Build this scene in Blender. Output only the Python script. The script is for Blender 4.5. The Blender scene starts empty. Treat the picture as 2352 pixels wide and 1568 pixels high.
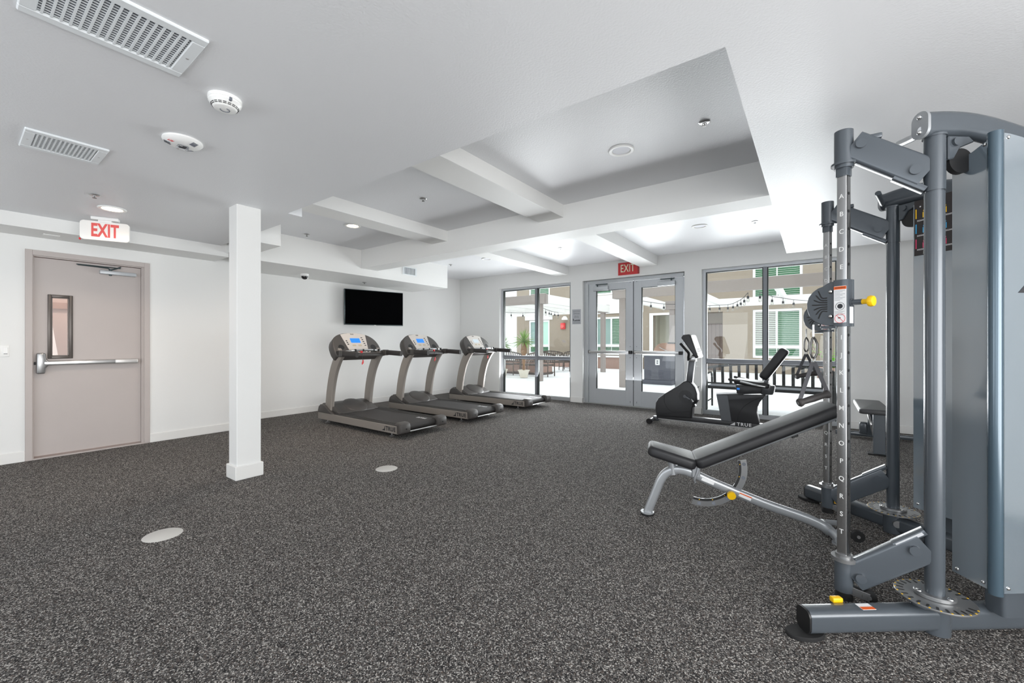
import bpy, bmesh, math, random
from mathutils import Vector, Matrix
random.seed(7)
PI = math.pi
SC = bpy.context.scene
COL = SC.collection
V = Vector

# ------------------------------------------------------------------ camera, world, lights, exposure
cam_d = bpy.data.cameras.new('camera')
cam = bpy.data.objects.new('camera', cam_d)
COL.objects.link(cam)
cam.location = (0, 0, 1.22)
cam.rotation_euler = (PI / 2, 0, math.radians(36.157))
cam_d.sensor_width = 36.0
cam_d.lens = 36.0 * 946.0 / 2352.0
cam_d.shift_y = 2.0 / 2352.0
cam_d.clip_start = 0.02
SC.camera = cam

wld = bpy.data.worlds.new('overcast_sky')
SC.world = wld
wld.use_nodes = True
wn = wld.node_tree.nodes
wl = wld.node_tree.links
bg = wn['Background']
tc = wn.new('ShaderNodeTexCoord')
sp = wn.new('ShaderNodeSeparateXYZ')
rmp = wn.new('ShaderNodeValToRGB')
rmp.color_ramp.elements[0].color = (0.80, 0.86, 0.92, 1)
rmp.color_ramp.elements[1].color = (0.86, 0.93, 1.0, 1)
wl.new(tc.outputs['Generated'], sp.inputs[0])
wl.new(sp.outputs['Z'], rmp.inputs[0])
wl.new(rmp.outputs[0], bg.inputs['Color'])
SKY = 2.6
bg.inputs['Strength'].default_value = SKY


def area(name, loc, look, sx, sy, power, color=(1, 1, 1), spread=180):
    l = bpy.data.lights.new(name, 'AREA')
    l.shape = 'RECTANGLE'
    l.size, l.size_y = sx, sy
    l.energy = power
    l.color = color
    l.spread = math.radians(spread)
    o = bpy.data.objects.new(name, l)
    COL.objects.link(o)
    o.location = loc
    o.rotation_euler = (V(look) - V(loc)).to_track_quat('-Z', 'Y').to_euler()
    return o


DAY = (0.95, 0.97, 1.0)
WARM_FILL = (1.0, 0.988, 0.975)
# fill lights added in unseen openings behind and to the right of the camera
# (tilted up to brighten the ceiling)
area('rear_fill_light', (-3.6, -3.12, 1.2), (-3.6, -1.5, 2.9), 3.0, 2.2, 40, DAY)
area('rear_fill_light', (0.6, -3.12, 1.2), (0.6, 0, 2.6), 3.0, 2.2, 18, DAY)
area('side_fill_light', (2.72, -0.1, 1.2), (0, 0.6, 2.2), 3.7, 2.2, 188, WARM_FILL)
# daylight pouring in from the courtyard
area('daylight_courtyard', (-4.95, 8.05, 1.1), (-4.95, 5.5, 2.85), 1.7, 2.2, 165, DAY)
area('daylight_courtyard', (-2.75, 8.05, 1.15), (-2.75, 5.5, 2.85), 1.4, 2.0, 130, DAY)
area('daylight_courtyard', (-0.6, 8.05, 1.1), (-0.6, 5.5, 2.85), 1.7, 2.2, 115, DAY)

vs = SC.view_settings
vs.view_transform = 'Standard'
vs.look = 'None'
vs.gamma = 1.0
vs.use_curve_mapping = False
vs.exposure = 0.09

# ------------------------------------------------------------------ materials


def lin(c):
    out = []
    for v in c[:3]:
        v = v / 255.0
        out.append(v / 12.92 if v <= 0.04045 else ((v + 0.055) / 1.055) ** 2.4)
    return (*out, 1.0)


def mat(name, rgb, rough=0.5, metal=0.0, bump=0.0, bscale=200.0, var=0.0, vscale=3.0, spec=0.5, coat=0.0,
        emit=None, estr=0.0, stretch=None):
    m = bpy.data.materials.new(name)
    m.use_nodes = True
    nt = m.node_tree
    b = nt.nodes['Principled BSDF']
    b.inputs['Base Color'].default_value = lin(rgb)
    b.inputs['Roughness'].default_value = rough
    b.inputs['Metallic'].default_value = metal
    b.inputs['Specular IOR Level'].default_value = spec
    b.inputs['Coat Weight'].default_value = coat
    b.inputs['Coat Roughness'].default_value = 0.15
    if emit:
        b.inputs['Emission Color'].default_value = lin(emit)
        b.inputs['Emission Strength'].default_value = estr
    if bump or var:
        t = nt.nodes.new('ShaderNodeTexCoord')
        src = t.outputs['Object']
        if stretch:
            mp = nt.nodes.new('ShaderNodeMapping')
            mp.inputs['Scale'].default_value = stretch
            nt.links.new(src, mp.inputs[0])
            src = mp.outputs[0]
    if bump:
        n = nt.nodes.new('ShaderNodeTexNoise')
        n.inputs['Scale'].default_value = bscale
        n.inputs['Detail'].default_value = 3
        bp = nt.nodes.new('ShaderNodeBump')
        bp.inputs['Strength'].default_value = bump
        bp.inputs['Distance'].default_value = 0.01
        nt.links.new(src, n.inputs['Vector'])
        nt.links.new(n.outputs[0], bp.inputs['Height'])
        nt.links.new(bp.outputs[0], b.inputs['Normal'])
    if var:
        n2 = nt.nodes.new('ShaderNodeTexNoise')
        n2.inputs['Scale'].default_value = vscale
        n2.inputs['Detail'].default_value = 4
        cr = nt.nodes.new('ShaderNodeValToRGB')
        c = lin(rgb)
        cr.color_ramp.elements[0].position = 0.3
        cr.color_ramp.elements[1].position = 0.7
        cr.color_ramp.elements[0].color = (*[x * (1 - var) for x in c[:3]], 1)
        cr.color_ramp.elements[1].color = (*[min(1, x * (1 + var)) for x in c[:3]], 1)
        nt.links.new(src, n2.inputs['Vector'])
        nt.links.new(n2.outputs[0], cr.inputs[0])
        nt.links.new(cr.outputs[0], b.inputs['Base Color'])
    return m


def mat_clear(name, tint, refl=0.07, rough=0.0, body=None, body_fac=0.0):
    """clear sheet: transparent with a thin mirror gloss; optional milky body"""
    m = bpy.data.materials.new(name)
    m.use_nodes = True
    nt = m.node_tree
    nt.nodes.remove(nt.nodes['Principled BSDF'])
    out = nt.nodes['Material Output']
    tr = nt.nodes.new('ShaderNodeBsdfTransparent')
    tr.inputs[0].default_value = (*tint, 1)
    gl = nt.nodes.new('ShaderNodeBsdfGlossy')
    gl.inputs['Roughness'].default_value = rough
    mx = nt.nodes.new('ShaderNodeMixShader')
    fr = nt.nodes.new('ShaderNodeFresnel')
    fr.inputs[0].default_value = 1.45
    mu = nt.nodes.new('ShaderNodeMath')
    mu.operation = 'MULTIPLY'
    mu.inputs[1].default_value = refl / 0.04
    mu.use_clamp = True
    nt.links.new(fr.outputs[0], mu.inputs[0])
    nt.links.new(mu.outputs[0], mx.inputs[0])
    first = tr.outputs[0]
    if body:
        df = nt.nodes.new('ShaderNodeBsdfDiffuse')
        df.inputs[0].default_value = lin(body)
        m2 = nt.nodes.new('ShaderNodeMixShader')
        m2.inputs[0].default_value = body_fac
        nt.links.new(tr.outputs[0], m2.inputs[1])
        nt.links.new(df.outputs[0], m2.inputs[2])
        first = m2.outputs[0]
    nt.links.new(first, mx.inputs[1])
    nt.links.new(gl.outputs[0], mx.inputs[2])
    nt.links.new(mx.outputs[0], out.inputs[0])
    return m


def mat_carpet():
    m = bpy.data.materials.new('speckled_carpet')
    m.use_nodes = True
    nt = m.node_tree
    b = nt.nodes['Principled BSDF']
    b.inputs['Roughness'].default_value = 0.95
    b.inputs['Specular IOR Level'].default_value = 0.15
    t = nt.nodes.new('ShaderNodeTexCoord')
    vo = nt.nodes.new('ShaderNodeTexVoronoi')
    vo.inputs['Scale'].default_value = 230
    nz = nt.nodes.new('ShaderNodeTexNoise')
    nz.inputs['Scale'].default_value = 240
    nz.inputs['Detail'].default_value = 2
    cr = nt.nodes.new('ShaderNodeValToRGB')
    e = cr.color_ramp.elements
    cr.color_ramp.interpolation = 'CONSTANT'
    cols = [(0.0, (40, 39, 40)), (0.24, (90, 88, 86)), (0.46, (66, 64, 63)), (0.62, (122, 119, 116)),
            (0.78, (87, 78, 73)), (0.88, (182, 178, 173))]
    e[0].color = lin(cols[0][1])
    e[1].position = cols[1][0]
    e[1].color = lin(cols[1][1])
    for p, c in cols[2:]:
        x = e.new(p)
        x.color = lin(c)
    sx = nt.nodes.new('ShaderNodeSeparateColor')
    nt.links.new(t.outputs['Object'], vo.inputs['Vector'])
    nt.links.new(t.outputs['Object'], nz.inputs['Vector'])
    nt.links.new(vo.outputs['Color'], sx.inputs[0])
    nt.links.new(sx.outputs[0], cr.inputs[0])
    nt.links.new(cr.outputs[0], b.inputs['Base Color'])
    bp = nt.nodes.new('ShaderNodeBump')
    bp.inputs['Strength'].default_value = 0.6
    bp.inputs['Distance'].default_value = 0.004
    ad = nt.nodes.new('ShaderNodeMath')
    ad.operation = 'SUBTRACT'
    nt.links.new(nz.outputs[0], ad.inputs[0])
    nt.links.new(vo.outputs['Distance'], ad.inputs[1])
    nt.links.new(ad.outputs[0], bp.inputs['Height'])
    nt.links.new(bp.outputs[0], b.inputs['Normal'])
    return m


K = {}
K['wall'] = mat('white_wall_paint', (231, 231, 229), 0.55, bump=0.05, bscale=90)
K['ceiling'] = mat('orange_peel_ceiling_paint', (224, 225, 227), 0.42, bump=0.13, bscale=95)
K['base'] = mat('white_semigloss_paint', (232, 231, 228), 0.35)
K['carpet'] = mat_carpet()
K['taupe'] = mat('taupe_door_paint', (186, 177, 173), 0.45, bump=0.03, bscale=60, var=0.02)
K['bronze'] = mat('dark_bronze_frame', (92, 86, 82), 0.35, 0.4)
K['alum'] = mat('anodised_aluminium', (186, 189, 192), 0.42, 0.35)
K['alum_shaded'] = mat('backlit_shade_aluminium', (124, 127, 132), 0.45, 0.3)  # aluminium darkened to paint in the backlit shade of mullions and rails
K['alum_in'] = mat('aluminium_bead_dark', (26, 32, 30), 0.5)
K['steel'] = mat('satin_stainless', (196, 196, 196), 0.28, 0.85)
K['chrome'] = mat('bright_chrome', (215, 215, 215), 0.12, 1.0)
K['black'] = mat('black_plastic', (24, 24, 25), 0.45)
K['rubber'] = mat('black_rubber', (20, 20, 21), 0.8)
K['white_p'] = mat('white_plastic', (240, 240, 238), 0.35)
K['vent'] = mat('white_enamel_grille', (228, 232, 234), 0.4)
K['grille_dark'] = mat('duct_shade_and_parts_grey', (110, 114, 122), 0.7)  # shade painted behind the vent blades; plain grey of small parts elsewhere
K['red'] = mat('red_exit_paint', (196, 40, 42), 0.4)
K['exit_red'] = mat('translucent_red_letters', (232, 96, 92), 0.4)
K['lumin'] = mat('photoluminescent_letters', (226, 232, 200), 0.5)
K['screen'] = mat('tv_screen_off', (2, 2, 3), 0.3, spec=0.03)
K['tvframe'] = mat('tv_bezel_grey', (62, 74, 76), 0.3, 0.4)
K['glass'] = mat_clear('window_glass', (0.97, 0.985, 0.975), 0.04)
K['lens'] = mat('frosted_lamp_lens', (225, 226, 232), 0.5)
K['lamp_on'] = mat('lit_lamp_lens', (255, 240, 222), 0.5, emit=(255, 226, 190), estr=14)
K['notice'] = mat('grey_notice_vinyl', (178, 180, 184), 0.4)
K['ink'] = mat('dark_ink', (36, 36, 40), 0.6)
# gym equipment
K['tm_silver'] = mat('treadmill_taupe_silver', (158, 151, 144), 0.42, 0.45)
K['tm_dark'] = mat('treadmill_charcoal_plastic', (74, 71, 69), 0.42)
K['tm_deck'] = mat('treadmill_foot_rail', (52, 50, 48), 0.5, bump=0.1, bscale=300)
K['belt'] = mat('running_belt', (44, 41, 40), 0.6, bump=0.25, bscale=260, var=0.12, vscale=6)
K['panel'] = mat('console_silver_panel', (206, 200, 194), 0.35, 0.1)
K['lcd'] = mat('blue_display', (30, 120, 215), 0.3, emit=(30, 120, 215), estr=0.55)
K['lcd_off'] = mat('pale_display', (206, 216, 222), 0.25)
K['green_b'] = mat('lime_button', (170, 196, 70), 0.4)
K['red_b'] = mat('red_button', (220, 46, 52), 0.4)
K['grip'] = mat('grip_rubber', (50, 47, 46), 0.6)
K['hr'] = mat('sensor_grip_silver', (190, 192, 192), 0.2, 0.8)
K['frame_g'] = mat('graphite_frame_paint', (80, 86, 92), 0.26, 0.2, coat=0.3)
K['steel_post'] = mat('brushed_chrome_post', (176, 176, 176), 0.26, 1.0, bump=0.02, bscale=80, stretch=(60, 60, 2))
K['plate_g'] = mat('zinc_plate', (150, 151, 152), 0.33, 0.8)
K['bench_s'] = mat('bench_silver_paint', (168, 171, 174), 0.33, 0.5, coat=0.3)
K['vinyl'] = mat('black_vinyl_upholstery', (34, 34, 36), 0.48, bump=0.08, bscale=350)
K['vinyl_g'] = mat('charcoal_vinyl_top', (66, 66, 68), 0.45, bump=0.08, bscale=350)
K['yellow'] = mat('yellow_plastic', (240, 190, 20), 0.35)
K['shroud'] = mat_clear('smoked_polycarbonate', (0.72, 0.8, 0.86), 0.32, 0.12, body=(136, 150, 160), body_fac=0.78)
K['ridge'] = mat('smoked_polycarbonate_edge', (74, 92, 104), 0.22, 0.3, coat=0.5)
K['weight'] = mat('black_weight_plate', (44, 46, 50), 0.5)
K['label_w'] = mat('white_sticker', (232, 232, 232), 0.5)
K['orange'] = mat('orange_warning', (224, 96, 30), 0.5)
K['poster'] = mat('dark_poster_print', (40, 34, 34), 0.4)
K['cyan'] = mat('cyan_print', (60, 160, 210), 0.5)
K['magenta'] = mat('magenta_print', (206, 60, 100), 0.5)
K['bike'] = mat('bike_black_shell', (46, 46, 48), 0.42)
K['bike_g'] = mat('bike_dark_grey_metal', (92, 94, 97), 0.35, 0.4)
K['strap'] = mat('black_webbing', (62, 62, 66), 0.7)
K['gun'] = mat('gunmetal_clip', (110, 108, 106), 0.22, 0.9)
# courtyard
K['patio'] = mat('pale_concrete_pavers', (240, 240, 240), 0.8, bump=0.1, bscale=30, var=0.03, vscale=2)
K['beige'] = mat('beige_stucco', (152, 139, 123), 0.9, bump=0.3, bscale=30, var=0.03, vscale=1.2)
K['cream'] = mat('white_stucco', (240, 240, 238), 0.9, bump=0.2, bscale=30)
K['wh_trim'] = mat('white_vinyl_window_frame', (246, 246, 246), 0.5)
K['green_pane'] = mat('green_tinted_pane', (44, 104, 66), 0.15)
K['grey_pane'] = mat('grey_green_pane', (134, 160, 152), 0.15)
K['blind'] = mat('white_blind_slats', (214, 222, 212), 0.6)
K['brown_door'] = mat('brown_wood_door', (122, 104, 94), 0.5, bump=0.1, bscale=20, stretch=(20, 20, 1), var=0.1)
K['perg'] = mat('pergola_taupe_paint', (150, 141, 136), 0.7, bump=0.12, bscale=8, stretch=(0.4, 0.4, 14))
K['perg_w'] = mat('pergola_white', (240, 238, 234), 0.7)  # paler tone for side beams, rafters and back header
K['planter'] = mat('planter_terracotta_stucco', (152, 124, 112), 0.9, bump=0.2, bscale=30)
K['bench_m'] = mat('black_metal_bench', (22, 21, 21), 0.5, 0.1)
K['bench_t'] = mat('brown_metal_bench', (84, 74, 68), 0.5, 0.3)
K['pot'] = mat('cream_pot', (216, 210, 196), 0.7)
K['trunk'] = mat('fibrous_palm_trunk', (136, 104, 74), 0.9, bump=0.6, bscale=60, var=0.3, vscale=40)
K['palm'] = mat('palm_leaf_green', (128, 164, 78), 0.5, var=0.3, vscale=8)
K['shrub'] = mat('fern_leaf_green', (120, 186, 54), 0.5, var=0.3, vscale=12)
K['bbq'] = mat('slate_grey_cabinet', (84, 86, 96), 0.6)
K['copper'] = mat('grill_hood_steel', (158, 128, 112), 0.35, 0.5)
K['bulb'] = mat_clear('clear_bulb_glass', (0.95, 0.95, 0.92), 0.08)
K['soil'] = mat('planting_soil', (88, 72, 58), 0.95)

# ------------------------------------------------------------------ mesh helpers


def bm_new():
    return bmesh.new()


def xf(bm, geom_verts, M):
    if M is not None:
        bmesh.ops.transform(bm, matrix=M, verts=geom_verts)


def merge(dst, src):
    me = bpy.data.meshes.new('tmp')
    src.to_mesh(me)
    src.free()
    dst.from_mesh(me)
    bpy.data.meshes.remove(me)


def box(bm, x0, x1, y0, y1, z0, z1, bev=0.0, seg=2, M=None):
    t = bmesh.new()
    r = bmesh.ops.create_cube(t, size=1.0)
    bmesh.ops.scale(t, vec=(abs(x1 - x0), abs(y1 - y0), abs(z1 - z0)), verts=t.verts)
    bmesh.ops.translate(t, vec=((x0 + x1) / 2, (y0 + y1) / 2, (z0 + z1) / 2), verts=t.verts)
    if bev:
        bmesh.ops.bevel(t, geom=t.edges[:], offset=bev, segments=seg, profile=0.5, affect='EDGES')
    xf(t, t.verts, M)
    merge(bm, t)


def frame_of(d, up=(0, 0, 1)):
    d = V(d).normalized()
    u = V(up)
    if abs(d.dot(u)) > 0.98:
        u = V((1, 0, 0))
    s = u.cross(d).normalized()
    w = d.cross(s).normalized()
    return s, w, d


def cyl(bm, p0, p1, r0, r1=None, n=24):
    if r1 is None:
        r1 = r0
    p0, p1 = V(p0), V(p1)
    s, w, d = frame_of(p1 - p0)
    a = [bm.verts.new(p0 + (s * math.cos(2 * PI * i / n) + w * math.sin(2 * PI * i / n)) * r0) for i in range(n)]
    b = [bm.verts.new(p1 + (s * math.cos(2 * PI * i / n) + w * math.sin(2 * PI * i / n)) * r1) for i in range(n)]
    for i in range(n):
        bm.faces.new((a[i], a[(i + 1) % n], b[(i + 1) % n], b[i]))
    bm.faces.new(a[::-1])
    bm.faces.new(b)


def circ(n, rx, ry=None):
    ry = rx if ry is None else ry
    return [(rx * math.cos(2 * PI * i / n), ry * math.sin(2 * PI * i / n)) for i in range(n)]


def rrect(w, h, r, n=4):
    pts = []
    for cx, cy, a0 in ((w / 2 - r, h / 2 - r, 0), (-w / 2 + r, h / 2 - r, PI / 2), (-w / 2 + r, -h / 2 + r, PI),
                       (w / 2 - r, -h / 2 + r, 1.5 * PI)):
        for i in range(n + 1):
            a = a0 + PI / 2 * i / n
            pts.append((cx + r * math.cos(a), cy + r * math.sin(a)))
    return pts


def spline(pts, per=8):
    pts = [V(p) for p in pts]
    out = []
    P = [pts[0] * 2 - pts[1]] + pts + [pts[-1] * 2 - pts[-2]]
    for i in range(1, len(P) - 2):
        a, b, c, d = P[i - 1], P[i], P[i + 1], P[i + 2]
        for k in range(per):
            t = k / per
            out.append(0.5 * ((2 * b) + (c - a) * t + (2 * a - 5 * b + 4 * c - d) * t * t + (3 * b - a - 3 * c + d) * t ** 3))
    out.append(pts[-1])
    return out


def sweep(bm, pts, prof, up=(0, 0, 1), closed=False, scale=None):
    """sweep 2-D profile (u: side, v: up-ish) along pts; up kept fixed"""
    pts = [V(p) for p in pts]
    n, m = len(pts), len(prof)
    rings = []
    ps = pw = None
    for i, p in enumerate(pts):
        if closed:
            d = pts[(i + 1) % n] - pts[i - 1]
        else:
            d = pts[min(i + 1, n - 1)] - pts[max(i - 1, 0)]
        d.normalize()
        if ps is None:
            s, w, _ = frame_of(d, up)
        else:
            u = V(up)
            if abs(d.dot(u)) > 0.95:
                w = (pw - d * pw.dot(d)).normalized()
                s = w.cross(d).normalized()
            else:
                s, w, _ = frame_of(d, up)
                if s.dot(ps) < 0:
                    s, w = -s, -w
        ps, pw = s, w
        k = scale(i / max(1, n - 1)) if scale else 1.0
        rings.append([bm.verts.new(p + s * (u_ * k) + w * (v_ * k)) for u_, v_ in prof])
    for i in range(n if closed else n - 1):
        a, b = rings[i], rings[(i + 1) % n]
        for j in range(m):
            bm.faces.new((a[j], a[(j + 1) % m], b[(j + 1) % m], b[j]))
    if not closed:
        bm.faces.new(rings[0][::-1])
        bm.faces.new(rings[-1])


def tube(bm, pts, r, n=12, up=(0, 0, 1), closed=False):
    sweep(bm, pts, circ(n, r), up, closed)


def lathe(bm, prof, M=None, n=32):
    t = bmesh.new()
    rings = []
    for r, z in prof:
        if r < 1e-6:
            rings.append([t.verts.new((0, 0, z))])
        else:
            rings.append([t.verts.new((r * math.cos(2 * PI * i / n), r * math.sin(2 * PI * i / n), z)) for i in range(n)])
    for a, b in zip(rings, rings[1:]):
        for i in range(n):
            j = (i + 1) % n
            if len(a) == 1 and len(b) == 1:
                continue
            if len(a) == 1:
                t.faces.new((a[0], b[j], b[i]))
            elif len(b) == 1:
                t.faces.new((a[i], a[j], b[0]))
            else:
                t.faces.new((a[i], a[j], b[j], b[i]))
    bmesh.ops.recalc_face_normals(t, faces=t.faces)
    xf(t, t.verts, M)
    merge(bm, t)


def prism(bm, poly, d0, d1, M=None, bev=0.0, seg=2):
    """polygon in local XY extruded from z=d0 to z=d1"""
    t = bmesh.new()
    a = [t.verts.new((x, y, d0)) for x, y in poly]
    b = [t.verts.new((x, y, d1)) for x, y in poly]
    n = len(poly)
    for i in range(n):
        t.faces.new((a[i], a[(i + 1) % n], b[(i + 1) % n], b[i]))
    t.faces.new(a[::-1])
    t.faces.new(b)
    bmesh.ops.recalc_face_normals(t, faces=t.faces)
    if bev:
        es = [e for e in t.edges if len(e.link_faces) == 2 and e.calc_face_angle(0) > 0.6]
        bmesh.ops.bevel(t, geom=es, offset=bev, segments=seg, profile=0.5, affect='EDGES')
    xf(t, t.verts, M)
    merge(bm, t)


def ball(bm, c, rx, ry=None, rz=None, n=16, M=None):
    ry = rx if ry is None else ry
    rz = rx if rz is None else rz
    t = bmesh.new()
    bmesh.ops.create_uvsphere(t, u_segments=n, v_segments=max(6, n // 2), radius=1)
    bmesh.ops.scale(t, vec=(rx, ry, rz), verts=t.verts)
    bmesh.ops.translate(t, vec=c, verts=t.verts)
    xf(t, t.verts, M)
    merge(bm, t)


# axis maps: local (x,y,z) of a prism -> world axes
def axes(origin, ex, ey, ez):
    M = Matrix.Identity(4)
    for i, e in enumerate((ex, ey, ez)):
        e = V(e)
        for r in range(3):
            M[r][i] = e[r]
    for r in range(3):
        M[r][3] = origin[r]
    return M


XZ = axes((0, 0, 0), (1, 0, 0), (0, 0, 1), (0, -1, 0))     # polygon in x-z, extruded along -y
YZ = axes((0, 0, 0), (0, 1, 0), (0, 0, 1), (1, 0, 0))      # polygon in y-z, extruded along +x


def obj(name, bm, m, parent=None, flat=False, angle=32, label=None):
    me = bpy.data.meshes.new(name)
    bmesh.ops.recalc_face_normals(bm, faces=bm.faces)
    bm.to_mesh(me)
    bm.free()
    ms = m if isinstance(m, (list, tuple)) else [m]
    for x in ms:
        me.materials.append(K[x] if isinstance(x, str) else x)
    if not flat:
        me.polygons.foreach_set('use_smooth', [True] * len(me.polygons))
        me.set_sharp_from_angle(angle=math.radians(angle))
    o = bpy.data.objects.new(name, me)
    COL.objects.link(o)
    if parent is not None:
        o.parent = parent
    if label:
        o['label'] = label
    return o


def tag(o, label, cat, group=None):
    o['label'] = label
    o['category'] = cat
    if group:
        o['group'] = group
    return o


def thing(name, label, cat, loc=(0, 0, 0), rz=0.0, group=None):
    o = bpy.data.objects.new(name, None)
    o.empty_display_size = 0.1
    COL.objects.link(o)
    o.location = loc
    o.rotation_euler = (0, 0, rz)
    return tag(o, label, cat, group)


def struct(name, bm, m, parent=None):
    o = obj(name, bm, m, parent)
    if parent is None:
        o['kind'] = 'structure'
    return o


def sempty(name, loc=(0, 0, 0), rz=0.0):
    o = bpy.data.objects.new(name, None)
    COL.objects.link(o)
    o.location = loc
    o.rotation_euler = (0, 0, rz)
    o['kind'] = 'structure'
    return o


def dup(root, loc=None, rz=None, label=None):
    c = root.copy()
    COL.objects.link(c)
    if loc is not None:
        c.location = loc
    if rz is not None:
        c.rotation_euler = (0, 0, rz)
    if label:
        c['label'] = label

    def kids(src, dst):
        for ch in list(src.children):
            k = ch.copy()
            COL.objects.link(k)
            k.parent = dst
            kids(ch, k)
    kids(root, c)
    return c


def text(name, body, size, M, m, parent=None, bold=0.0, line=1.0, ext=0.0004, align='CENTER', xs=1.0, spacing=1.0):
    cu = bpy.data.curves.new('txt', 'FONT')
    cu.body = body
    cu.size = size
    cu.align_x = align
    cu.align_y = 'CENTER'
    cu.extrude = ext
    cu.offset = bold
    cu.space_line = line
    cu.space_character = spacing
    cu.resolution_u = 3
    o = bpy.data.objects.new('txt', cu)
    COL.objects.link(o)
    dg = bpy.context.evaluated_depsgraph_get()
    me = bpy.data.meshes.new_from_object(o.evaluated_get(dg))
    bpy.data.objects.remove(o)
    bpy.data.curves.remove(cu)
    me.name = name
    me.transform(M @ Matrix.Diagonal((xs, 1, 1, 1)))
    me.materials.clear()
    me.materials.append(K[m] if isinstance(m, str) else m)
    t = bpy.data.objects.new(name, me)
    COL.objects.link(t)
    if parent is not None:
        t.parent = parent
    return t


# ------------------------------------------------------------------ room shell
XL, XR2, YW, YB, XR = -6.525, -7.13, 7.55, -3.0, 2.6
ZL, ZT, ZF = 2.444, 2.745, 2.78

b = bm_new()
box(b, -7.4, XR + 0.15, YB - 0.15, YW + 0.12, -0.12, 0.0)
struct('floor', b, 'carpet')

# ceiling: low slab, raised tray, window bay, with beams and soffits as parts
ceil = sempty('ceiling')
b = bm_new()
box(b, -7.4, XR + 0.15, YB - 0.15, 1.90, ZL, 3.05)
box(b, -7.4, -4.025, 1.90, 2.035, ZL, 3.05)
obj('low_ceiling_slab', b, 'ceiling', ceil)
b = bm_new()
box(b, -0.293, XR + 0.15, 1.90, 6.80, ZL, 3.05)
obj('low_ceiling_slab', b, 'ceiling', ceil)
b = bm_new()
box(b, -7.4, -0.293, 1.90, 4.2, ZT, 3.05)
obj('tray_panel', b, 'ceiling', ceil)
b = bm_new()
box(b, -7.4, XR + 0.15, 4.2, YW + 0.12, ZF, 3.05)
obj('bay_panel', b, 'ceiling', ceil)
b = bm_new()
box(b, -6.03, -0.293, 4.03, 4.34, ZL, ZF + 0.05)
obj('cross_beam', b, 'wall', ceil)
for x0, x1 in ((-2.558, -2.235), (-4.345, -4.045)):
    b = bm_new()
    box(b, x0, x1, 1.90, 4.03, 2.605, ZF)
    obj('ceiling_beam', b, 'wall', ceil)
    b = bm_new()
    box(b, x0 - 0.02, x1 - 0.03, 4.34, YW, 2.612, ZF + 0.05)
    obj('ceiling_beam', b, 'wall', ceil)
b = bm_new()
box(b, XL - 0.05, -6.05, YB, 2.12, 2.312, 2.60)
obj('wall_soffit', b, 'wall', ceil)
b = bm_new()
box(b, -6.06, -5.08, 2.10, 2.32, 2.357, 2.80)
obj('soffit_stub', b, 'wall', ceil)
b = bm_new()
box(b, XR2 - 0.05, -6.035, 2.30, 6.02, 2.325, 2.85)
obj('wall_soffit', b, 'wall', ceil)

# left wall with the exit door opening, then the recessed length behind the treadmills
DY0, DY1, DZ = 0.462, 1.447, 2.18
b = bm_new()
box(b, XL - 0.14, XL, YB - 0.15, DY0 + 0.03, 0, 3.0)
box(b, XL - 0.14, XL, DY1 - 0.03, 2.30, 0, 3.0)
box(b, XL - 0.14, XL, DY0 + 0.03, DY1 - 0.03, DZ - 0.03, 3.0)
box(b, XR2 - 0.2, XL - 0.02, 2.16, 2.30, 0, 3.0)
struct('wall_left', b, 'wall')
b = bm_new()
box(b, XR2 - 0.15, XR2, 2.2, YW + 0.1, 0, 3.0)
struct('wall_left_recess', b, 'wall')
# window wall
b = bm_new()
TOP = 2.462
T = 0.16
box(b, XR2 - 0.15, -5.88, YW, YW + T, 0, 3.0)
box(b, -4.02, -3.752, YW, YW + T, 0, 3.0)
box(b, -1.803, -1.53, YW, YW + T, 0, 3.0)
box(b, 0.33, XR + 0.15, YW, YW + T, 0, 3.0)
box(b, -5.88, -4.02, YW, YW + T, TOP, 3.0)
box(b, -3.752, -1.803, YW, YW + T, TOP - 0.008, 3.0)
box(b, -1.53, 0.33, YW, YW + T, TOP, 3.0)
struct('wall_front', b, 'wall')
# right and rear walls, with unseen openings added for the fill lights
b = bm_new()
box(b, XR, XR + 0.15, 1.85, YW, 0, 3.0)
box(b, XR, XR + 0.15, YB, -2.05, 0, 3.0)
box(b, XR, XR + 0.15, -2.05, 1.85, 0, 0.1)
box(b, XR, XR + 0.15, -2.05, 1.85, 2.4, 3.0)
struct('wall_right', b, 'wall')
b = bm_new()
for x0, x1 in ((-7.4, -5.15), (-2.05, -0.95), (2.15, XR + 0.15)):
    box(b, x0, x1, YB - 0.15, YB, 0, 3.0)
for x0, x1 in ((-5.15, -2.05), (-0.95, 2.15)):
    box(b, x0, x1, YB - 0.15, YB, 0, 0.1)
    box(b, x0, x1, YB - 0.15, YB, 2.4, 3.0)
struct('wall_rear', b, 'wall')

# baseboards


def baseboard(name, segs):
    b = bm_new()
    for x0, x1, y0, y1 in segs:
        box(b, x0, x1, y0, y1, 0, 0.105, 0.003, 1)
    struct(name, b, 'base')


baseboard('baseboard_left', [(XL, XL + 0.014, YB, DY0), (XL, XL + 0.014, DY1, 2.315), (XR2, XR2 + 0.014, 2.3, YW),
                             (XR2, XL + 0.014, 2.30, 2.315)])
baseboard('baseboard_front', [(XR2, -5.88, YW - 0.014, YW), (-4.035, -3.738, YW - 0.016, YW + 0.0), (-4.034, -4.02, YW - 0.016, YW + 0.06),
                              (-3.752, -3.738, YW - 0.016, YW + 0.06), (-1.817, -1.515, YW - 0.016, YW), (-1.53, -1.516, YW - 0.016, YW + 0.06),
                              (0.33, XR, YW - 0.014, YW)])
baseboard('baseboard_right', [(XR - 0.014, XR, 1.85, YW)])

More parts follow.
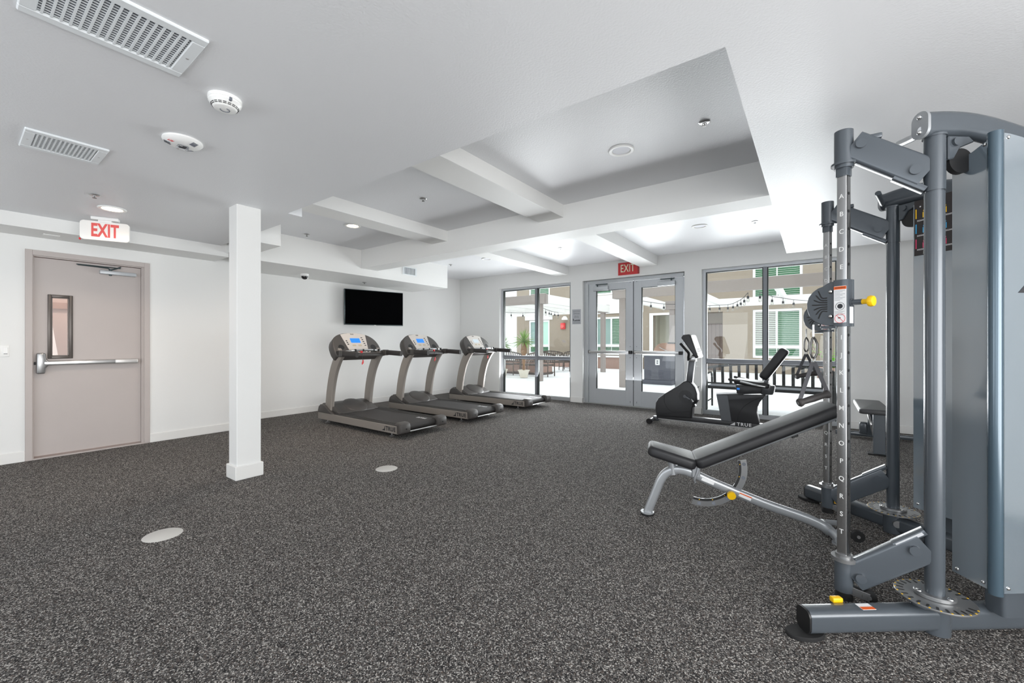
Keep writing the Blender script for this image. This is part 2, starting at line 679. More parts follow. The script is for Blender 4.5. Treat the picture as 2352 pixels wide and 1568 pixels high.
# column
b = bm_new()
box(b, -4.282, -4.108, 1.503, 1.700, 0, ZL + 0.02, 0.004, 1)
c_ = struct('column', b, 'wall')
b = bm_new()
box(b, -4.300, -4.092, 1.487, 1.716, 0, 0.122, 0.004, 1)
obj('base_trim', b, 'base', c_)

# ------------------------------------------------------------------ storefront windows and double door
YF = 7.62


def storefront(name, x0, x1, mull, rail0, rail1):
    w = sempty(name)
    f = 0.05
    y0, y1 = YF, YF + 0.09
    b = bm_new()
    box(b, x0, x0 + 0.055, y0, y1, 0.0, TOP, 0.003, 1)
    box(b, x1 - 0.055, x1, y0, y1, 0.0, TOP, 0.003, 1)
    box(b, x0 + 0.054, x1 - 0.054, y0 + 0.001, y1 - 0.001, TOP - 0.05, TOP - 0.001, 0.003, 1)
    box(b, x0 + 0.002, x1 - 0.002, y0 - 0.01, y1 - 0.001, 0.0, 0.068, 0.003, 1)
    obj('window_frame', b, 'alum', w)
    b = bm_new()
    box(b, mull - 0.028, mull + 0.028, y0 - 0.008, y1, 0.06, TOP - 0.045, 0.003, 1)
    obj('mullion', b, 'alum_shaded', w)
    b = bm_new()
    box(b, x0 + 0.05, mull - 0.026, y0, y1, rail0, rail1, 0.003, 1)
    box(b, mull + 0.026, x1 - 0.05, y0, y1, rail0, rail1, 0.003, 1)
    obj('transom_rail', b, 'alum_shaded', w)
    b = bm_new()
    for a0, a1 in ((x0 + 0.055, mull - 0.028), (mull + 0.028, x1 - 0.055)):
        for z0, z1 in ((0.068, rail0), (rail1, TOP - 0.05)):
            box(b, a0, a0 + 0.012, y0 + 0.012, y1 - 0.012, z0, z1)
            box(b, a1 - 0.012, a1, y0 + 0.012, y1 - 0.012, z0, z1)
            box(b, a0, a1, y0 + 0.012, y1 - 0.012, z1 - 0.012, z1)
    obj('glazing_gasket', b, 'alum_in', w)
    for a0, a1 in ((x0 + 0.05, mull - 0.024), (mull + 0.024, x1 - 0.05)):
        for z0, z1 in ((0.06, rail0 + 0.005), (rail1 - 0.005, TOP - 0.045)):
            b = bm_new()
            box(b, a0, a1, y0 + 0.04, y0 + 0.048, z0, z1)
            obj('pane', b, 'glass', w)
    return w


storefront('window_1', -5.88, -4.02, -4.91, 0.848, 0.920)
storefront('window_2', -1.53, 0.33, -0.61, 0.872, 0.942)

d2 = sempty('door_2')
b = bm_new()
y0, y1 = YF - 0.01, YF + 0.10
box(b, -3.752, -3.700, y0 + 0.012, y1, 0, 2.452, 0.003, 1)
box(b, -1.826, -1.803, y0 + 0.012, y1, 0, 2.452, 0.003, 1)
box(b, -3.699, -1.827, y0 + 0.013, y1 - 0.001, 2.415, 2.451, 0.003, 1)
box(b, -3.699, -3.652, y0 - 0.012, y1 - 0.001, 0, 2.414, 0.003, 1)
box(b, -3.651, -1.827, y0 - 0.011, y1 - 0.001, 2.386, 2.414, 0.003, 1)
obj('door_frame', b, 'alum', d2)
b = bm_new()
box(b, -3.752, -1.803, YF - 0.03, y1, 0, 0.012, 0.002, 1)
obj('threshold', b, 'steel', d2)
b = bm_new()
box(b, -2.742, -2.724, YF + 0.03, YF + 0.05, 0.015, 2.38)
obj('meeting_gasket', b, 'alum_in', d2)
for x0, x1, g0, g1, s in ((-3.644, -2.739, -3.489, -2.884, 1), (-2.727, -1.836, -2.581, -1.975, -1)):
    b = bm_new()
    z0, z1, gz0, gz1 = 0.015, 2.38, 0.302, 2.242
    box(b, x0, g0, YF, YF + 0.045, z0, z1, 0.003, 1)
    box(b, g1, x1, YF, YF + 0.045, z0, z1, 0.003, 1)
    box(b, g0 - 0.004, g1 + 0.004, YF, YF + 0.045, z0, gz0, 0.003, 1)
    box(b, g0 - 0.004, g1 + 0.004, YF, YF + 0.045, gz1, z1, 0.003, 1)
    lf = obj('door_leaf', b, 'alum', d2)
    b = bm_new()
    box(b, g0 - 0.003, g1 + 0.003, YF + 0.02, YF + 0.028, gz0 - 0.003, gz1 + 0.003)
    obj('pane', b, 'glass', lf)
    b = bm_new()
    for a0, a1 in ((g0, g0 + 0.012), (g1 - 0.006, g1)):
        box(b, a0, a1, YF + 0.006, YF + 0.04, gz0, gz1)
    box(b, g0, g1, YF + 0.006, YF + 0.04, gz1 - 0.01, gz1)
    obj('glazing_gasket', b, 'alum_in', lf)
    p0, p1 = x0 + 0.012, x1 - 0.012
    b = bm_new()
    box(b, p0 + 0.012, p1 - 0.05, YF - 0.075, YF - 0.028, 1.003, 1.060, 0.012, 3)
    pb = obj('push_bar', b, 'steel', d2)
    b = bm_new()
    for q0, q1 in ((p0, p0 + 0.05), (p1 - 0.055, p1)):
        box(b, q0, q1, YF - 0.072, YF + 0.001, 1.001, 1.062, 0.006, 2)
    obj('bar_end_bracket', b, 'black', pb)
    b = bm_new()
    cx0 = x0 + 0.11 if s > 0 else x1 - 0.44
    box(b, cx0, cx0 + 0.31, YF - 0.055, YF, 2.238, 2.318, 0.008, 2)
    cl = obj('door_closer', b, 'alum', d2)
    b = bm_new()
    box(b, cx0 + 0.05, cx0 + 0.30, YF - 0.045, YF - 0.025, 2.352, 2.368, 0.003, 1)
    cyl(b, (cx0 + (0.08 if s > 0 else 0.24), YF - 0.03, 2.31), (cx0 + (0.08 if s > 0 else 0.24), YF - 0.03, 2.372), 0.012, n=12)
    obj('closer_arm', b, 'tvframe', cl)
    hx = x1 - 0.055 if s > 0 else x0 + 0.055
    for zz in (0.08, 0.10, 0.93, 1.14, 2.36):
        b = bm_new()
        cyl(b, (hx, YF - 0.003, zz), (hx, YF + 0.002, zz), 0.006, n=8)
        obj('screw', b, 'black', lf)

# ------------------------------------------------------------------ exit door on the left wall
d1 = sempty('door_1')
b = bm_new()
# profiled steel frame: outer casing and stop
for a0, a1 in ((DY0, DY0 + 0.052), (DY1 - 0.052, DY1)):
    box(b, XL - 0.14, XL + 0.014, a0, a1, 0, DZ, 0.003, 1)
box(b, XL - 0.139, XL + 0.0135, DY0 + 0.0505, DY1 - 0.0505, DZ - 0.055, DZ - 0.0005, 0.003, 1)
for a0, a1 in ((DY0 + 0.05, DY0 + 0.06), (DY1 - 0.075, DY1 - 0.05)):
    box(b, XL - 0.12, XL - 0.004, a0, a1, 0, DZ - 0.055, 0.002, 1)
box(b, XL - 0.119, XL - 0.0045, DY0 + 0.061, DY1 - 0.076, DZ - 0.066, DZ - 0.052, 0.002, 1)
obj('door_frame', b, 'taupe', d1)
LY0, LY1 = DY0 + 0.062, DY1 - 0.077
XD = XL - 0.03
b = bm_new()
gy0, gy1, gz0, gz1 = 0.650, 0.776, 1.075, 1.700
box(b, XD - 0.045, XD, LY0, gy0, 0.03, 2.108)
box(b, XD - 0.045, XD, gy1, LY1, 0.03, 2.108)
box(b, XD - 0.045, XD, gy0, gy1, 0.03, gz0)
box(b, XD - 0.045, XD, gy0, gy1, gz1, 2.108)
obj('door_leaf', b, 'taupe', d1)
b = bm_new()
box(b, XL - 0.14, XL + 0.02, DY0 + 0.05, DY1 - 0.05, 0, 0.014, 0.003, 1)
obj('threshold', b, 'taupe', d1)
b = bm_new()
fo = 0.030
poly_o = (gy0 - fo, gy1 + fo, gz0 - fo, gz1 + fo)
box(b, XD, XD + 0.012, gy0 - fo, gy0, gz0 - fo, gz1 + fo, 0.005, 2)
box(b, XD, XD + 0.012, gy1, gy1 + fo, gz0 - fo, gz1 + fo, 0.005, 2)
box(b, XD, XD + 0.012, gy0 - 0.002, gy1 + 0.002, gz0 - fo, gz0, 0.005, 2)
box(b, XD, XD + 0.012, gy0 - 0.002, gy1 + 0.002, gz1, gz1 + fo, 0.005, 2)
for a0, a1, c0, c1 in ((gy0 - 0.002, gy0 + 0.006, gz0, gz1), (gy1 - 0.006, gy1 + 0.002, gz0, gz1), (gy0, gy1, gz0, gz0 + 0.006),
                       (gy0, gy1, gz1 - 0.006, gz1)):
    box(b, XD - 0.046, XD + 0.004, a0, a1, c0, c1)
vf = obj('vision_frame', b, 'bronze', d1)
b = bm_new()
box(b, XD - 0.026, XD - 0.020, gy0, gy1, gz0, gz1)
obj('pane', b, 'glass', vf)
b = bm_new()
# corridor behind the vision panel
box(b, XD - 1.5, XD - 1.45, -0.6, 2.15, 0, 2.6)
struct('wall_corridor', b, mat('corridor_pink_paint', (206, 178, 168), 0.6))
b = bm_new()
box(b, XD - 1.46, XD - 1.40, -0.6, 2.15, 1.66, 1.74)
struct('trim_1', b, mat('corridor_rail_wood', (176, 140, 126), 0.5))
lp = bpy.data.lights.new('corridor_lamp', 'POINT')
lp.energy = 14
lp.color = (1, .86, .76)
lo = bpy.data.objects.new('corridor_lamp', lp)
COL.objects.link(lo)
lo.location = (XD - 0.8, 0.7, 2.3)
# panic bar
b = bm_new()
box(b, XD + 0.001, XD + 0.062, 0.588, 1.30, 0.976, 1.024, 0.012, 3)
pbar = obj('push_bar', b, 'steel', d1)
b = bm_new()
box(b, XD + 0.001, XD + 0.066, 1.13, 1.338, 0.972, 1.028, 0.016, 3)
obj('bar_sleeve', b, mat('satin_sleeve', (206, 204, 202), 0.4, 0.6), pbar)
b = bm_new()
prof = [(0.538, 0.89), (0.600, 0.89), (0.604, 0.955), (0.625, 0.972), (0.625, 1.028), (0.606, 1.045), (0.602, 1.108), (0.540, 1.108)]
prism(b, prof, XD + 0.001, XD + 0.060, YZ, 0.014, 3)
obj('latch_case', b, mat('latch_case_steel', (160, 160, 160), 0.3, 0.8), pbar)
b = bm_new()
box(b, XD + 0.001, XD + 0.02, 0.525, 0.538, 0.985, 1.015, 0.003, 1)
obj('latch_bolt', b, 'black', pbar)
# closer
b = bm_new()
box(b, XD, XD + 0.055, 1.010, 1.322, 1.998, 2.040, 0.007, 2)
cl = obj('door_closer', b, 'alum', d1)
b = bm_new()
tube(b, [(XD + 0.035, 1.10, 2.045), (XD + 0.04, 1.08, 2.068), (XD + 0.03, 0.98, 2.074), (XD + 0.012, 0.84, 2.078)], 0.007, 8)
tube(b, [(XD + 0.035, 1.10, 2.05), (XD + 0.03, 1.16, 2.078), (XL - 0.01, 1.19, 2.098)], 0.007, 8)
box(b, XD + 0.01, XD + 0.028, 0.83, 1.19, 2.076, 2.086, 0.003, 1)
cyl(b, (XD + 0.03, 1.10, 1.985), (XD + 0.03, 1.10, 2.062), 0.013, n=12)
obj('closer_arm', b, 'tvframe', cl)

# ------------------------------------------------------------------ ceiling fittings


def vent(x0, x1, y0, y1, label, nb=15, flip=1):
    z = ZL
    cx, cy = (x0 + x1) / 2, (y0 + y1) / 2
    t = thing('air_vent', label, 'vent', (cx, cy, z), 0, None)
    hx, hy = (x1 - x0) / 2, (y1 - y0) / 2
    f = 0.045
    b = bm_new()
    for a in ((-hx, hx, -hy, -hy + f), (-hx, hx, hy - f, hy), (-hx, -hx + f, -hy + f, hy - f), (hx - f, hx, -hy + f, hy - f)):
        box(b, a[0], a[1], a[2], a[3], -0.012, 0.002, 0.004, 1)
    obj('vent_frame', b, 'vent', t)
    b = bm_new()
    box(b, -hx + f - 0.005, hx - f + 0.005, -hy + f - 0.005, hy - f + 0.005, -0.001, 0.0012)
    obj('vent_backing', b, 'grille_dark', t)
    # blades across the short way, and fine cross louvres behind
    L = 2 * (hx - f)
    for k in range(nb):
        b = bm_new()
        u = -hx + f + L * (k + 0.5) / nb
        box(b, u - 0.0035, u + 0.0035, -hy + f, hy - f, -0.011, -0.003, M=None)
        obj('blade', b, 'vent', t)
    b = bm_new()
    n2 = 16
    W = 2 * (hy - f)
    for k in range(n2):
        v = -hy + f + W * (k + 0.5) / n2
        box(b, -hx + f, hx - f, v - 0.0022, v + 0.0022, -0.004, -0.001)
    o = obj('rear_louvre', b, 'vent', t)
    o['kind'] = 'stuff'
    for sx in (-1, 1):
        b = bm_new()
        cyl(b, (sx * (hx - f / 2), 0, -0.0135), (sx * (hx - f / 2), 0, -0.01), 0.005, n=10)
        obj('screw', b, 'steel', t)
    return t


def lie(t, ang):
    t.rotation_euler = (0, 0, ang)


# the two ceiling vents: long side runs along x in local, rotated to run along y
v1 = vent(-0.24, 0.24, -0.185, 0.185, 'large white ceiling air vent at the top left corner of the view', 16)
v1.location = (-2.16, 0.385, ZL)
v1.rotation_euler = (0, 0, PI / 2)
v2 = vent(-0.175, 0.175, -0.175, 0.175, 'smaller white ceiling air vent at the left edge, before the taupe exit door', 14)
v2.location = (-3.785, 0.43, ZL)
v2.rotation_euler = (0, 0, PI / 2)

# vent in the soffit face
t = thing('air_vent', 'small white wall air vent with upright slats on the soffit above the television', 'vent', (-6.035, 5.045, 2.535), 0)
b = bm_new()
for a in ((-.165, .165, -.075, -.06), (-.165, .165, .06, .075), (-.165, -.135, -.06, .06), (.135, .165, -.06, .06)):
    box(b, 0, 0.008, a[0], a[1], a[2], a[3], 0.002, 1)
obj('vent_frame', b, 'vent', t)
b = bm_new()
box(b, 0.0, 0.002, -0.136, 0.136, -0.061, 0.061)
obj('vent_backing', b, 'weight', t)
for k in range(9):
    b = bm_new()
    u = -0.135 + 0.27 * (k + 0.5) / 9
    box(b, 0.002, 0.008, u - 0.007, u + 0.007, -0.06, 0.06)
    obj('blade', b, 'vent', t)

# smoke detector
t = thing('smoke_detector', 'white domed smoke detector with dark slots on the ceiling, right of the large vent', 'detector', (-2.385, 0.82, ZL))
b = bm_new()
lathe(b, [(0, 0), (0.072, 0), (0.073, -0.016), (0.070, -0.018), (0.070, -0.026), (0.062, -0.034), (0.050, -0.052), (0.044, -0.055), (0, -0.058)])
obj('housing', b, 'white_p', t)
b = bm_new()
for i in range(18):
    a0 = 2 * PI * i / 18
    for r, z in ((0.0575, -0.0405), (0.054, -0.046)):
        M = Matrix.Rotation(a0, 4, 'Z') @ Matrix.Translation((r, 0, z)) @ Matrix.Rotation(math.radians(33), 4, 'Y')
        box(b, -0.0016, 0.0016, -0.0072, 0.0072, -0.0016, 0.0016, M=M)
obj('smoke_slot', b, 'black', t)
b = bm_new()
tube(b, [(0.02 * math.cos(a), 0.02 * math.sin(a), -0.0575) for a in [i * 0.45 for i in range(11)]], 0.0022, 6)
obj('test_ring', b, 'grille_dark', t)
b = bm_new()
box(b, 0.060, 0.076, -0.006, 0.006, -0.034, -0.018, 0.002, 1)
obj('release_tab', b, 'grille_dark', t)

# fire alarm strobe
t = thing('fire_alarm', 'flat round white fire alarm strobe with red FIRE print on the ceiling', 'alarm', (-3.09, 0.84, ZL))
b = bm_new()
lathe(b, [(0, 0), (0.098, 0), (0.100, -0.010), (0.090, -0.022), (0.055, -0.034), (0, -0.036)])
obj('housing', b, 'white_p', t)
b = bm_new()
box(b, -0.033, 0.023, -0.028, 0.028, -0.052, -0.030, 0.010, 3)
obj('strobe_lens', b, mat_clear('strobe_lens_clear', (0.9, 0.92, 0.95), 0.1), t)
b = bm_new()
box(b, -0.022, 0.012, -0.018, 0.018, -0.040, -0.034, 0.002, 1)
obj('strobe_reflector', b, 'weight', t)
for a0 in (30, 140, 250):
    b = bm_new()
    for k in range(5):
        M = Matrix.Rotation(math.radians(a0), 4, 'Z') @ Matrix.Translation((0.062 + k * 0.006, 0, -0.0325 + k * 0.0026))
        box(b, -0.002, 0.002, -0.017, 0.017, -0.0025, 0.0015, M=M)
    obj('sounder_grille', b, 'grille_dark', t)
Mt = axes((0.005, -0.060, -0.0335), (-0.5, 0.866, 0), (0.866, 0.5, 0), (0, 0, -1))
Mt = axes((0.028, -0.058, -0.0325), (-0.30, 0.954, 0), (-0.954, -0.30, 0), (0, 0, -1))
text('fire_print', 'FIRE', 0.026, Mt, 'red_b', t, bold=0.0003)

# sprinklers
SPR = [((-4.811, 0.715, ZL), 'chrome sprinkler head on the low ceiling, left of the lit lamp'),
       ((-3.34, 2.973, ZT), 'chrome sprinkler head in the ceiling tray between the two beams'),
       ((-5.771, 2.988, ZT), 'chrome sprinkler head in the ceiling tray left of the lit lamp'),
       ((-0.607, 3.088, ZT), 'chrome sprinkler head in the ceiling tray to the right of the unlit lamp'),
       ((-0.604, 6.134, ZF), 'chrome sprinkler head in the window bay ceiling above the right window'),
       ((-3.368, 5.962, ZF), 'chrome sprinkler head in the window bay ceiling above the double door'),
       ((-5.856, 5.932, ZF), 'chrome sprinkler head in the window bay ceiling beside the soffit end'),
       ((-6.66, 4.514, 2.325), 'chrome sprinkler head under the soffit above the television')]


def sprinkler(loc, label):
    t = thing('sprinkler_head', label, 'sprinkler', loc, 0, None)
    b = bm_new()
    lathe(b, [(0, 0), (0.036, 0), (0.038, -0.004), (0.030, -0.009), (0.018, -0.010), (0, -0.006)], n=24)
    obj('escutcheon', b, 'steel', t)
    b = bm_new()
    cyl(b, (0, 0, -0.004), (0, 0, -0.012), 0.008, n=10)
    for q in (-1, 1):
        tube(b, [(q * 0.009, 0, -0.008), (q * 0.013, 0, -0.016), (q * 0.004, 0, -0.027)], 0.0025, 6)
    obj('frame_arm', b, 'steel', t)
    b = bm_new()
    cyl(b, (0, 0, -0.012), (0, 0, -0.024), 0.003, n=8)
    obj('heat_bulb', b, 'gun', t)
    b = bm_new()
    for k in range(8):
        M = Matrix.Translation((0, 0, -0.028)) @ Matrix.Rotation(k * PI / 4, 4, 'Z')
        box(b, 0, 0.014, -0.0035, 0.0035, -0.001, 0.001, M=M)
    cyl(b, (0, 0, -0.030), (0, 0, -0.026), 0.006, n=10)
    obj('deflector', b, 'gun', t)
    return t


s0 = sprinkler(*SPR[0])
for loc, lab in SPR[1:]:
    dup(s0, loc, None, lab)

# recessed lamps
LMP = [((-5.18, 0.885, ZL), True, 'lit recessed ceiling lamp near the taupe exit door'),
       ((-4.858, 3.118, ZT), True, 'lit recessed ceiling lamp in the tray before the treadmills'),
       ((-1.229, 3.153, ZT), False, 'unlit recessed ceiling lamp in the tray nearest the camera'),
       ((-1.228, 5.948, ZF), False, 'unlit recessed ceiling lamp in the window bay toward the right window'),
       ((-4.915, 5.928, ZF), False, 'unlit recessed ceiling lamp in the window bay toward the left window')]


def downlight(loc, on, label, power=32):
    t = thing('recessed_lamp', label, 'lamp', loc, 0, None)
    b = bm_new()
    lathe(b, [(0.066, 0.001), (0.098, 0.001), (0.100, -0.005), (0.094, -0.010), (0.074, -0.008), (0.068, 0.001)], n=40)
    obj('trim_ring', b, 'white_p', t)
    b = bm_new()
    lathe(b, [(0.0, -0.015), (0.035, -0.012), (0.062, -0.004), (0.068, 0.001), (0, 0.001)] if on else [(0.0, -0.003), (0.066, -0.003), (0.068, 0.001), (0, 0.001)], n=32)
    obj('lens', b, 'lamp_on' if on else 'lens', t)
    if on:
        l = bpy.data.lights.new('lamp_light', 'SPOT')
        l.energy = power
        l.spot_size = math.radians(150)
        l.spot_blend = 0.6
        l.shadow_soft_size = 0.07
        l.color = (1.0, 0.84, 0.70)
        lo = bpy.data.objects.new('lamp_light', l)
        COL.objects.link(lo)
        lo.parent = t
        lo.location = (0, 0, -0.02)
    return t


for k_, a in enumerate(LMP):
    downlight(*a, power=75 if k_ == 1 else 36)

# security camera
t = thing('security_camera', 'small white dome security camera with dark lenses under the soffit', 'camera', (-6.64, 3.40, 2.325))
b = bm_new()
lathe(b, [(0, 0), (0.062, 0), (0.064, -0.03), (0.058, -0.038), (0, -0.038)])
obj('mount', b, 'white_p', t)
b = bm_new()
lathe(b, [(0.048, -0.036), (0.047, -0.055), (0.036, -0.077), (0.016, -0.088), (0, -0.09)])
obj('dome', b, mat('smoked_dome', (20, 20, 22), 0.08), t)
for q in (-0.02, 0.022):
    b = bm_new()
    cyl(b, (0.028, q, -0.06), (0.05, q * 1.2, -0.067), 0.010, n=12)
    obj('lens', b, 'gun', t)

# hanging exit sign near the left door
ang = math.radians(24.3)
t = thing('exit_sign', 'white acrylic EXIT sign with pink red letters hanging before the taupe door', 'sign', (-5.62, 0.912, ZL), -ang)
b = bm_new()
box(b, -0.03, 0.03, -0.10, 0.10, -0.03, 0.0, 0.006, 2)
box(b, -0.02, 0.02, -0.05, 0.05, -0.055, -0.02, 0.004, 2)
obj('canopy', b, 'white_p', t)
b = bm_new()
Msg = axes((0, 0, 0), (0, 1, 0), (0, 0, 1), (1, 0, 0))
prism(b, [(x, y - 0.135) for x, y in rrect(0.36, 0.185, 0.03, 5)], -0.016, 0.016, Msg, 0.004, 2)
obj('sign_panel', b, mat('white_acrylic', (248, 246, 242), 0.3), t)
text('exit_letters', 'EXIT', 0.175, axes((0.0168, 0, -0.137), (0, 1, 0), (0, 0, 1), (1, 0, 0)), 'exit_red', t, bold=0.006, xs=0.55, spacing=1.03)
b = bm_new()
box(b, -0.014, 0.014, -0.186, -0.178, -0.235, -0.215, 0.002, 1)
obj('test_button', b, 'red_b', t)

# red exit sign over the double door
t = thing('exit_sign', 'red wall EXIT sign with pale green letters above the double glass door', 'sign', (-2.798, YW, 2.60))
b = bm_new()
box(b, -0.203, 0.203, -0.016, 0.0, -0.107, 0.128, 0.003, 1)
obj('sign_panel', b, 'red', t)
text('exit_letters', 'EXIT', 0.205, axes((-0.018, -0.0168, 0.010), (1, 0, 0), (0, 0, 1), (0, -1, 0)), 'lumin', t, bold=0.0015, xs=0.64, spacing=1.05)
b = bm_new()
box(b, 0.175, 0.203, -0.0175, -0.0155, -0.107, 0.128)
obj('sign_edge_band', b, mat('dark_red_band', (140, 30, 34), 0.4), t)

# notice between left window and door
t = thing('notice_sign', 'small grey printed notice on the pier between left window and double door', 'sign', (-3.888, YW, 1.742))
b = bm_new()
box(b, -0.098, 0.098, -0.004, 0, -0.152, 0.152, 0.002, 1)
obj('notice_sheet', b, 'notice', t)
Mn = lambda x, z: axes((x, -0.0045, z), (1, 0, 0), (0, 0, 1), (0, -1, 0))
text('notice_text', 'GYM RULES', 0.03, Mn(0, 0.06), 'ink', t, xs=0.9)
text('notice_text', 'Mask area\nAccess only', 0.024, Mn(0, 0.0), 'ink', t, xs=0.9)
b = bm_new()
for z in (0.118, 0.098, -0.112, -0.132):
    box(b, -0.08, 0.08, -0.005, -0.004, z - 0.002, z + 0.002)
obj('rule_line', b, 'ink', t)
b = bm_new()
box(b, -0.078, -0.062, -0.005, -0.004, -0.088, -0.040)
for k, h in enumerate((0.012, 0.022, 0.016, 0.028, 0.014, 0.03, 0.02, 0.026)):
    box(b, -0.055 + k * 0.017, -0.042 + k * 0.017, -0.005, -0.004, -0.088, -0.088 + h)
obj('skyline_print', b, 'ink', t)

# light switch
t = thing('light_switch', 'white rocker light switch on the wall left of the taupe door', 'switch', (XL, 0.325, 1.135))
b = bm_new()
box(b, 0, 0.006, -0.058, 0.036, -0.058, 0.058, 0.002, 2)
obj('switch_plate', b, 'white_p', t)
for q in (-0.034, 0.012):
    b = bm_new()
    box(b, 0.004, 0.010, q - 0.015, q + 0.015, -0.033, 0.033, 0.002, 1)
    obj('rocker', b, 'white_p', t)
b = bm_new()
box(b, 0.0055, 0.0105, 0.0, 0.024, -0.030, -0.026)
obj('switch_slider', b, 'ink', t)

t = thing('cover_plate', 'small blank white cover plate under the soffit above the taupe door', 'plate', (-6.27, 0.62, 2.312))
b = bm_new()
box(b, -0.035, 0.035, -0.058, 0.058, -0.006, 0.0, 0.002, 1)
obj('plate', b, 'white_p', t)
b = bm_new()
cyl(b, (0, 0.04, -0.0075), (0, 0.04, -0.005), 0.004, n=8)
obj('screw', b, 'vent', t)

# floor discs
b = bm_new()
lathe(b, [(0, 0.004), (0.095, 0.004), (0.102, 0.0), (0, 0)], n=40)
o = obj('floor_disc', b, mat('pale_grey_cover', (196, 194, 190), 0.45))
o.location = (-3.328, 0.802, 0)
tag(o, 'pale round floor outlet cover nearest the camera on the carpet', 'cover', 'round floor covers')
o2 = o.copy()
COL.objects.link(o2)
o2.location = (-3.326, 2.498, 0)
o2['label'] = 'pale round floor outlet cover farther away, beyond the column'

# television
TVA = math.radians(15)
t = thing('television', 'black wall television switched off above the treadmills', 'television', (-7.06, 4.345, 1.885), -TVA)
b = bm_new()
box(b, 0.0, 0.05, 0.0, 1.15, -0.335, 0.335, 0.006, 2)
tv = obj('housing', b, 'tvframe', t)
b = bm_new()
box(b, 0.0492, 0.0512, 0.012, 1.138, -0.318, 0.324)
obj('screen', b, 'screen', t)
b = bm_new()
box(b, 0.045, 0.053, 0.555, 0.595, -0.340, -0.330, 0.002, 1)
obj('power_light', b, 'white_p', t)
b = bm_new()
box(b, -0.02, 0.01, 0.35, 0.65, -0.15, 0.15, 0.004, 1)
cyl(b, (0.0, 0.5, 0.05), (-0.20, 0.55, 0.05), 0.02, n=10)
obj('wall_bracket', b, 'black', t)

# ------------------------------------------------------------------ treadmills (local x: tail at +x, y: width)


